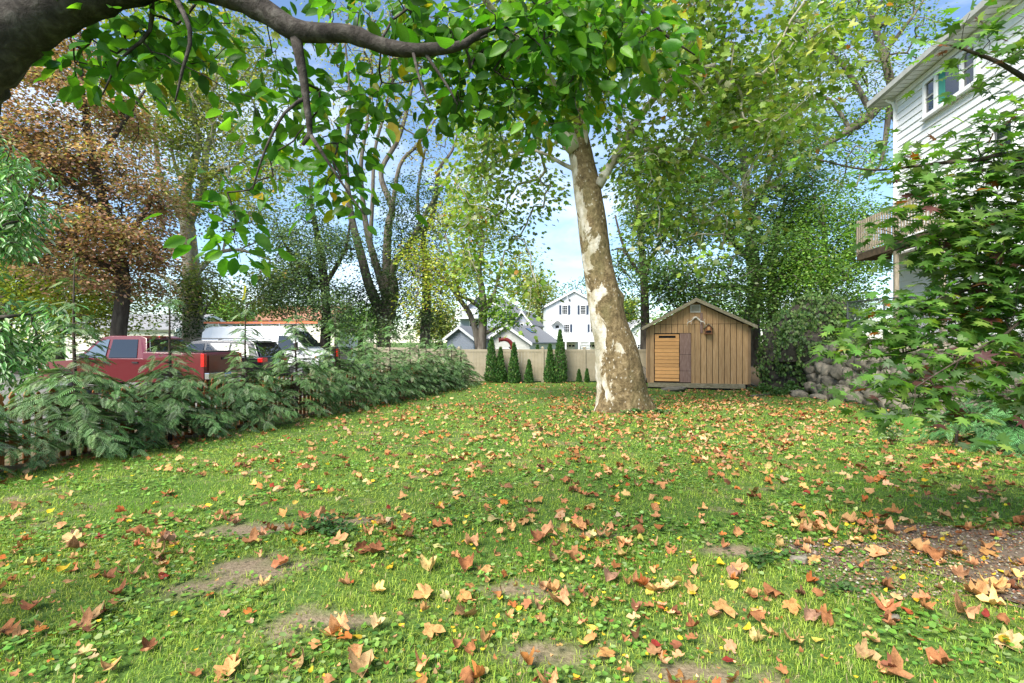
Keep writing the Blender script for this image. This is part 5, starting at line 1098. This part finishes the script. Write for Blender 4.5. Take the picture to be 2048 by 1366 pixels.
for dx_, dy_, an_, rz_, ln_, lb in ((0, 0, 28, 0, 1.1, 'longer grey scrap board leaning by the right corner of the shed'), (.05, .16, 33, .15, .9, 'shorter grey scrap board behind the longer one by the shed corner')):
    pk = MB().box((0, 0, .02), (ln_, .12, .03), ry=R(an_), rz=rz_).build('scrap_board', M['grey_plank']); pk.location = (sx(1499)+dx_, SY+.3+dy_, float(gz(10, 21.8))+.3); tag(pk, lb, 'board', 'scrap boards by the shed')
def chain_fence():
    ys = [17.6, 15.4, 13.2, 11.0, 8.8]; b = (wall_x(15.4)+.55, 15.4, 1.45); r = thing('chain_link_fence', b, 'chain-link fence on top of the stone wall', 'fence'); pos = []
    for y in ys:
        x = wall_x(y)+.55; z = 1.25+.35*float(sstep(8, 18, y))+.02; pos.append(np.array([x, y, z])); MB().tube([(x, y, z-.15), (x, y, z+1.35)], .03, 8).build('post', M['wire'], r, world=True)
    mb = MB()
    for a, c in zip(pos[:-1], pos[1:]):
        MB().tube([a+np.array([0, 0, 1.33]), c+np.array([0, 0, 1.33])], .022, 8).build('top_rail', M['wire'], r, world=True)
        n = 36; hgt = 1.28; ln = np.linalg.norm(c-a); kk = hgt/ln
        for i in range(-int(n*kk)-1, n+1):
            for s in (1, -1):
                t0, t1 = i/n, i/n+kk; f0, f1 = 0.0, 1.0
                if t0 < 0: f0 = -t0/kk; t0 = 0
                if t1 > 1: f1 = (1-(i/n))/kk; t1 = 1
                if t1 <= t0: continue
                p = a+(c-a)*t0; q_ = a+(c-a)*t1; z0, z1 = (f0, f1) if s > 0 else (1-f0, 1-f1)
                mb.tube([p+np.array([0, 0, z0*hgt+.03]), q_+np.array([0, 0, z1*hgt+.03])], .0035, 3, cap=False)
    mb.build('wire_mesh', M['wire'], r, world=True)
chain_fence()
def outcrop():
    rng = np.random.default_rng(12); c = np.array([12.0, 20.6, 1.0]); b = (12.0, 20.6, -.4); r = thing('vine_covered_outcrop', b, 'tall rocky bank smothered in hanging vines right of the shed', 'rock')
    bm = bmesh.new(); bmesh.ops.create_icosphere(bm, subdivisions=5, radius=1.0)
    for v in bm.verts:
        d = v.co.normalized(); k = 1+.22*noise.noise(d*1.7)+.1*noise.noise(d*4.5)+.05*noise.noise(d*11); v.co = Vector((d.x*1.75*k, d.y*1.4*k, d.z*2.35*k))
        if v.co.z < -.2 and d.y < -.2 and d.x < -.1: v.co *= .82      # undercut hollow at the left foot
        v.co.x += .25*max(0, v.co.z)*.3
    me = bpy.data.meshes.new('rock_face'); bm.to_mesh(me); bm.free(); o = link('rock_face', me, M['stone_fill'], r); o.location = (0, 0, 1.4)
    me.calc_loop_triangles() if hasattr(me, 'calc_loop_triangles') else None
    vs_ = np.array([v.co for v in me.vertices]); ns_ = np.array([v.normal for v in me.vertices]); ok = (vs_[:, 2] > -1.6)
    wgt = (.6+1.0*np.clip((vs_[:, 2]+1.2)/2.4, 0, 1))*ok; wgt *= np.array([.35+1.3*(noise.noise(Vector(p)*1.6) > -.05) for p in vs_]); wgt /= wgt.sum()
    idx = rng.choice(len(vs_), 9500, p=wgt); nr = ns_[idx]+rng.normal(0, .35, (9500, 3)); pos = vs_[idx]+ns_[idx]*np.abs(rng.normal(0.03, .09, (9500, 1)))+rng.normal(0, .05, (9500, 3)); pos[:, 2] += 1.4
    st = []    # hanging strands that stand off the rock
    for k in range(70):
        i = rng.choice(len(vs_), p=wgt); p = vs_[i]+ns_[i]*.15; p[2] += 1.4
        for j in range(rng.integers(10, 26)): st.append(p+np.array([rng.normal(0, .03), rng.normal(0, .03)-.004*j, -.055*j]))
    st = np.array(st); st = st[st[:, 2] > .1]; pos = np.concatenate([pos, st]); nr = np.concatenate([nr, np.tile([0, -1, .4], (len(st), 1))+rng.normal(0, .4, (len(st), 3))]); n = len(pos)
    d = np.tile([0, -.25, -1.0], (n, 1))+rng.normal(0, .45, (n, 3))
    A = leaf_arrays(T_quad(.38, .05), pos, d, nr, rng.uniform(.09, .17, n), palette(rng, n, [((.11, .2, .05), 3), ((.16, .26, .07), 3), ((.06, .11, .035), 2), ((.25, .34, .13), 1)]))
    v = link('vines', new_mesh('vines', A[0], A[1], False, A[2]), M['leaf'], r); v['kind'] = 'stuff'
outcrop()
# leaf-littered earth bank between shed and outcrop
bm = bmesh.new(); bmesh.ops.create_grid(bm, x_segments=24, y_segments=20, size=1)
for v in bm.verts:
    x, y = v.co.x, v.co.y; v.co = Vector((12.2+x*2.6, 24.5+y*3.4, float(gz(12, 24))-.1+1.25*math.exp(-((y-.45)**2)*1.6)*(1-abs(x)**3)*(.6+.4*x)+.1*noise.noise(Vector((x*3, y*3, 0)))))
me = bpy.data.meshes.new('earth_bank'); bm.to_mesh(me); bm.free(); tag(link('earth_bank', me, M['terrace']), kind='structure')
# low weeds by the shed and a white-flowered clump under the maple
def weed(px, py, Y, h, w, n, pal, label, seed, T=None, size=.1, grp=None):
    rng = np.random.default_rng(seed); p = at(px, py, Y); b = np.array([p[0], p[1], float(gz(p[0], p[1]))]); r = thing('weed_clump', tuple(b), label, 'plant', grp)
    mb = MB(); tips = []
    for k in range(max(8, n//25)):
        a = rng.uniform(0, 6.28); rr = rng.uniform(0, w); q = np.array([rr*math.cos(a), rr*math.sin(a), h*rng.uniform(.5, 1)*(1-.5*rr/w)]); mb.tube([q*np.array([.4, .4, 0])-np.array([0, 0, .03]), q*np.array([.75, .75, .6]), q], [.006, .004, .002], 4, cap=False); tips += [q, q*np.array([.8, .8, .7])]
    mb.build('stem', M['bark_maple'], r)
    tips = np.array(tips); pos = tips[rng.integers(0, len(tips), n)]+rng.normal(0, .07*max(.5, w), (n, 3))*np.array([1, 1, .6]); pos[:, 2] = np.maximum(pos[:, 2], .02); d = rng.normal(size=(n, 3))*np.array([1, 1, .3]); d[:, 2] -= .2; nr = rng.normal(0, .4, (n, 3)); nr[:, 2] += 1
    A = leaf_arrays(T or T_oval(.33, .4), pos, d, nr, size*rng.uniform(.6, 1.2, n), palette(rng, n, pal)); o = link('foliage', new_mesh('foliage', A[0], A[1], False, A[2]), M['leaf'], r); o['kind'] = 'stuff'
GW = [((.07, .15, .04), 3), ((.1, .2, .05), 2), ((.14, .22, .09), 1)]
weed(1530, 772, 19.8, .4, .6, 420, GW, 'low leafy weeds at the right corner of the shed', 301); weed(1580, 778, 19.2, .5, .55, 420, GW, 'pale leafy weeds at the foot of the vine-covered outcrop', 302); weed(1555, 785, 18.5, .3, .5, 260, GW, 'sprawling weeds before the shed beside the leaf litter', 303)
weed(1272, 838, 13.4, .16, .4, 260, GW, 'small green plants at the foot of the sycamore trunk', 304, size=.07); weed(1170, 835, 13.6, .12, .3, 160, GW, 'low green weeds left of the sycamore root flare', 305, size=.06); weed(1320, 838, 13.2, .14, .45, 200, GW, 'weeds and twigs right of the sycamore root flare', 306, size=.07)
weed(1780, 835, 8.8, .35, .3, 260, [((.3, .36, .2), 2), ((.1, .2, .06), 2)], 'pale flowering clump under the japanese maple', 307, size=.05)
weed(250, 905, 7.9, .3, .35, 260, GW, 'leafy weeds at the foot of the second hedge cedar', 308, size=.07)
weed(645, 1085, 4.1, .12, .28, 300, [((.05, .12, .03), 3), ((.08, .17, .045), 3)], 'dark green clump of ground ivy on the bare lawn patch', 309, size=.042)
weed(1690, 1190, 3.3, .07, .14, 60, GW, 'small weed in the middle of the gravel patch', 310, size=.04); weed(1520, 1135, 3.7, .1, .25, 130, GW, 'leafy weeds at the left tip of the gravel patch', 311, size=.045)
# maple sapling stems and dead stick
for px, py, Y, h, lb in ((1655, 790, 15.5, .55, 'thin young maple sapling standing on the lawn by the stone wall'), (1912, 868, 8.7, .75, 'slim sapling stem standing in leaf litter under the japanese maple')):
    p = at(px, py, Y); r = thing('sapling', (p[0], p[1], float(gz(p[0], p[1]))), lb, 'sapling'); MB().tube([(0, 0, -.05), (.02, 0, h*.5), (.0, .01, h)], [.025, .02, .012], 6).build('stem', M['bark_dark'], r)
    rng = np.random.default_rng(int(px)); n = 40; pos = np.array([0, 0, h])+rng.normal(0, .22, (n, 3))*np.array([1, 1, .25]); A = leaf_arrays(T_lobed(5, .45, 2.1, -.2), pos, rng.normal(size=(n, 3))*np.array([1, 1, .2]), np.array([0, 0, 1])+rng.normal(0, .3, (n, 3)), .12*rng.uniform(.7, 1.2, n), palette(rng, n, G_mid)); o = link('foliage', new_mesh('foliage', A[0], A[1], False, A[2]), M['leaf'], r); o['kind'] = 'stuff'
mb = MB(); pa = [at(1500, 791, 18), at(1525, 788, 18.3), at(1545, 787, 18.6)]; mb.tube([(q[0], q[1], float(gz(q[0], q[1]))+.05) for q in pa], [.03, .025, .012], 6); tag(mb.build('fallen_branch', M['bark_grey'], None, True), 'bare grey branch lying on the grass before the shed weeds', 'branch')

# ------------------------------------------------------------------ grass, ground cover, gravel, fallen leaves
rg = np.random.default_rng(77)
def lawn_points(n, y0, y1, marg=1.06):
    n = int(n*1.12*((y1+1.2)**2-(y0+1.2)**2)/((y1*y1-y0*y0)*1.2)); y = np.sqrt(rg.uniform((y0+1.2)**2, (y1+1.2)**2, n))-1.2; x = rg.uniform(-1, 1, n)*(y+1.2)*marg
    ok = (x > fence_x(y)+.28+.12*np.sin(y*3)) & (x < np.minimum(wall_x(y)-.1, 10.4)) & ~((y > SY-.1) & (x > 5.6)) & (y < 25.5) & (np.hypot(x-3.05, y-14.2) > .85)
    ok &= rg.uniform(size=n) > bare(x, y)*1.0; gd = gravel_d(x, y); ok &= rg.uniform(size=n) < np.clip((gd-.9)/.2, .05, 1); ok &= rg.uniform(size=n) > .75*sstep(7.0, 9, x)*(y < 11)
    return x[ok], y[ok]
def fbm(x, y, s, seed): return np.array([noise.noise(Vector((a*s, b_*s, seed))) for a, b_ in zip(x, y)])
def blades(n, y0, y1, ln, wd, seg2):
    x, y = lawn_points(n, y0, y1); m = len(x); pv = fbm(x, y, .9, 3.3); pw = fbm(x, y, 2.7, 8.1); keep = rg.uniform(size=m) < .8+.6*pw; x, y, pv, pw = x[keep], y[keep], pv[keep], pw[keep]; m = len(x)
    z = gz(x, y); a = rg.uniform(0, 6.283, m); l = ln*rg.uniform(.55, 1.3, m)*(1+.5*np.clip(pw, -.5, .8)); lean = rg.uniform(.2, 1.7, m)
    dx, dy = np.cos(a), np.sin(a); w = wd*rg.uniform(.7, 1.3, m); sxx, syy = -dy*w/2, dx*w/2; base = np.stack([x, y, z-.004], 1)
    mid = base+np.stack([dx*lean*l*.25, dy*lean*l*.25, l*.55], 1); tip = base+np.stack([dx*lean*l*.75, dy*lean*l*.75, l*np.maximum(.25, 1-.42*lean)], 1); sd_ = np.stack([sxx, syy, 0*sxx], 1)
    t = np.clip(.5+pv*.9+rg.normal(0, .22, m), 0, 1)[:, None]; c = np.array([.16, .3, .03])*(1-t)+np.array([.36, .43, .07])*t; dry = rg.uniform(size=m) < .07; c[dry] = np.array([.36, .31, .15])
    c *= (1+rg.normal(0, .24, (m, 1))); c = np.clip(c, .01, .8)
    if seg2: V = np.stack([base-sd_, base+sd_, mid+sd_*.8, mid-sd_*.8, tip], 1); tf = np.array([(0, 1, 2), (0, 2, 3), (3, 2, 4)])
    else: V = np.stack([base-sd_, base+sd_, tip], 1); tf = np.array([(0, 1, 2)])
    k = V.shape[1]; return V.reshape(-1, 3), (tf[None]+(np.arange(m)*k)[:, None, None]).reshape(-1, 3), np.repeat(c, k, 0)
A = join_arrays([blades(105000, 1.1, 4.2, .043, .0036, True), blades(110000, 4.2, 8, .05, .0075, False), blades(120000, 8, 15, .05, .015, False), blades(70000, 15, 25.6, .055, .026, False)])
tag(link('lawn_grass', new_mesh('lawn_grass', *A[:2], False, A[2]), M['grass']), 'short bright green grass covering the lawn', 'grass', kind='stuff')
def clover(n, y0, y1, s, thr):
    x, y = lawn_points(n, y0, y1); pv = fbm(x, y, 1.1, 21.0)+.25*np.exp(-((x+1.3)**2/1.4+(y-3.1)**2/1.2)); k = pv+rg.normal(0, .1, len(x)) > thr; x, y = x[k], y[k]; m = len(x)
    pos = np.stack([x, y, gz(x, y)+rg.uniform(.008, .045, m)], 1); d = rg.normal(size=(m, 3)); d[:, 2] = rg.normal(0, .12, m); nr = rg.normal(0, .3, (m, 3)); nr[:, 2] += 1
    rd = fan([(.02, 0), (.1, -.4), (.6, -.48), (1, 0), (.6, .48), (.1, .4)], (.4, 0, -.08), .15)
    return leaf_arrays(rd, pos, d, nr, s*rg.uniform(.5, 1.35, m), palette(rg, m, [((.13, .26, .04), 3), ((.18, .32, .055), 3), ((.25, .35, .12), 1.2), ((.07, .15, .03), 1.2)]))
A = join_arrays([clover(15000, 1.1, 4.6, .03, .0), clover(26000, 4.4, 9, .035, .02), clover(14000, 9, 18, .05, .05)])
tag(link('ground_ivy', new_mesh('ground_ivy', *A[:2], False, A[2]), M['grass']), 'low round-leaved ground ivy and clover spreading through the grass', 'ground cover', kind='stuff')
# pebbles
n = 24000; x = rg.uniform(1.9, 6.6, n); y = rg.uniform(2.7, 4.7, n); k = (gravel_d(x, y) < 1.06+rg.normal(0, .05, n)) & (np.abs(x) < y*1.05+1.5); x, y = x[k], y[k]; n = len(x); s = rg.uniform(.004, .013, n)
tv = np.array([(1, 0, 0), (-1, 0, 0), (0, 1, 0), (0, -1, 0), (0, 0, .7), (0, 0, -.7)], float); tf = np.array([(0, 2, 4), (2, 1, 4), (1, 3, 4), (3, 0, 4)])
an_ = rg.uniform(0, 6.28, n); V = tv[None]*s[:, None, None]*rg.uniform(.6, 1.3, (n, 6, 1)); ca, sa = np.cos(an_)[:, None], np.sin(an_)[:, None]; V = np.stack([V[..., 0]*ca-V[..., 1]*sa, V[..., 0]*sa+V[..., 1]*ca, V[..., 2]], -1)+np.stack([x, y, gz(x, y)+.016], 1)[:, None]
A = (V.reshape(-1, 3), (tf[None]+(np.arange(n)*6)[:, None, None]).reshape(-1, 3), np.repeat(palette(rg, n, [((.24, .19, .13), 3), ((.11, .08, .055), 4), ((.36, .32, .26), 1.2), ((.2, .1, .05), 2.4)]), 6, 0))
tag(link('gravel', new_mesh('gravel', *A[:2], False, A[2]), M['dryleaf']), 'fine brown and grey gravel covering the bare patch', 'gravel', kind='stuff')
# fallen leaves: the largest 300 in view are single things, the rest one mass
PAL_TAN = [((.42, .22, .09), 4), ((.5, .29, .13), 3), ((.32, .14, .055), 2.5), ((.48, .32, .17), 1.5), ((.38, .13, .035), 1.2), ((.2, .09, .045), 1)]
PAL_YEL = [((.6, .42, .03), 3), ((.5, .45, .08), 2), ((.55, .5, .2), .8)]; PAL_RED = [((.24, .035, .025), 2), ((.32, .08, .03), 1)]
def ringed(T):        # adds a middle ring so that a fan leaf can bend
    tv, tf = T; n = len(tv)-1; mid = tv[0]+(tv[1:]-tv[0])*.55; V = np.concatenate([tv, mid]); Fs = []
    for i in range(n):
        j = (i+1) % n; Fs += [(0, n+1+i, n+1+j), (n+1+i, 1+i, 1+j), (n+1+i, 1+j, n+1+j)]
    return V, np.array(Fs)
def curled(T, seed, k0=.5, k1=1.9):
    tv, tf = T; r_ = np.random.default_rng(seed); v = tv.copy(); v[:, 0] -= .4; a = r_.uniform(0, 3.14); u_ = v[:, 0]*math.cos(a)+v[:, 1]*math.sin(a); kk = r_.uniform(k0, k1)*(1 if r_.uniform() < .75 else -.8); v[:, 2] += kk*u_*u_+.12*np.sin(v[:, 1]*7+seed)*r_.uniform(.3, 1)+r_.normal(0, .04, len(v)); v[:, :2] *= 1-.2*abs(kk)*np.abs(u_)[:, None]; v[:, 2] -= v[:, 2].min(); return v, tf
TS = [curled(T_syc(0), k) for k in range(12)]; TN = [curled(ringed(T_syc(0)), 80+k, .7, 2.4) for k in range(16)]; TO = [curled(T_oval(.26, .3), 50+k) for k in range(6)]
def leaf_pos(n, y0, y1):
    n = int(n*1.1); y = np.sqrt(rg.uniform((y0+.5)**2, (y1+.5)**2, n))-.5; x = rg.uniform(-1, 1, n)*(y+.5)*1.05
    ok = (x > fence_x(y)+.05) & (x < np.minimum(wall_x(y)-.2, 10.6)) & ~((y > SY-.2) & (x > 5.5) & (x < 10)) & (y < 25.3) & (np.hypot(x-3.05, y-14.2) > .95); x, y = x[ok], y[ok]
    d = .32+.95*np.exp(-((x-3.5)/4.5)**2-((y-13)/6.5)**2)+.35*(y < 4.2)+.5*(x > fence_x(y))*(x < fence_x(y)+.6)+.3*(x > 6.5); d *= .75+.9*fbm(x, y, .8, 5.0); k = rg.uniform(size=len(x)) < d; return x[k], y[k]
def lay(x, y, T, s, pal, up=.02):
    m = len(x); pos = np.stack([x, y, gz(x, y)+rg.uniform(.012, .045, m)], 1); d = rg.normal(size=(m, 3)); d[:, 2] = rg.normal(0, .18, m); nr = rg.normal(0, .28, (m, 3)); nr[:, 2] += 1
    return leaf_arrays(T, pos, d, nr, s, palette(rg, m, pal, .2))
# far and middle mass
parts = []
for (n, y0, y1, s) in ((3300, 4.3, 9, .1), (6500, 9, 16, .11), (7500, 16, 25.4, .12)):
    x, y = leaf_pos(n, y0, y1); g_ = rg.integers(0, 12, len(x))
    for k in range(12):
        q_ = g_ == k; m = q_.sum()
        if m: parts.append(lay(x[q_], y[q_], TS[k], s*rg.uniform(.45, 1.2, m), PAL_TAN))
x, y = leaf_pos(420, 4.2, 7); parts.append(lay(x, y, TO[0], .07*rg.uniform(.6, 1.1, len(x)), PAL_YEL)) if len(x) else None
x, y = leaf_pos(420, 1.9, 4.6); parts.append(lay(x, y, TN[3], .07*rg.uniform(.5, 1.2, len(x)), PAL_TAN))
x, y = leaf_pos(320, 1.9, 4.6); parts.append(lay(x, y, TN[7], .075*rg.uniform(.5, 1.2, len(x)), PAL_TAN))
x, y = leaf_pos(3200, 1.9, 4.6); parts.append(lay(x, y, TO[1], .035*rg.uniform(.5, 1.2, len(x)), PAL_TAN+PAL_YEL[:1]))       # crumbs
x, y = leaf_pos(260, 4, 14); parts.append(lay(x, y, TS[3], .09*rg.uniform(.6, 1.1, len(x)), PAL_RED))
A = join_arrays(parts); tag(link('leaf_litter', new_mesh('leaf_litter', *A[:2], False, A[2]), M['dryleaf']), 'scattered mass of small dry brown leaves across the lawn', 'leaf litter', kind='stuff')
# single near leaves
def fallen(n, y0, y1, Ts, pal, s0, s1, label, grp, nv=14):
    x, y = leaf_pos(n*6, y0, y1); i_ = rg.permutation(len(x))[:n]; x, y = x[i_], y[i_]; ms = []
    for k in range(nv):
        tv, tf = Ts[k % len(Ts)]; me = new_mesh('fallen_leaf', tv, tf, False, np.repeat(palette(rg, 1, pal, .2), len(tv), 0)*(1+rg.normal(0, .06, (len(tv), 1)))); me.materials.append(M['dryleaf']); ms.append(me)
    for i in range(len(x)):
        o = bpy.data.objects.new('fallen_leaf', ms[i % nv]); C.objects.link(o); s = rg.uniform(s0, s1); o.location = (x[i], y[i], float(gz(x[i], y[i]))+rg.uniform(.012, .03)); o.scale = (s, s, s); o.rotation_euler = (rg.normal(0, .25), rg.normal(0, .25), rg.uniform(0, 6.28)); tag(o, label, 'leaf', grp)
fallen(205, 2.1, 4.6, TN, PAL_TAN, .07, .15, 'curled dry tan-brown lobed leaf fallen on the lawn', 'fallen tan sycamore leaves on the lawn', 24)
fallen(72, 2.1, 4.2, TO, PAL_YEL, .06, .105, 'yellow oval leaf fallen on the lawn', 'fallen yellow cherry leaves on the lawn', 10)
fallen(22, 2.4, 5.0, TO+TS[:2], PAL_RED, .05, .085, 'dark red leaf fallen on the lawn', 'fallen red leaves on the lawn', 8)
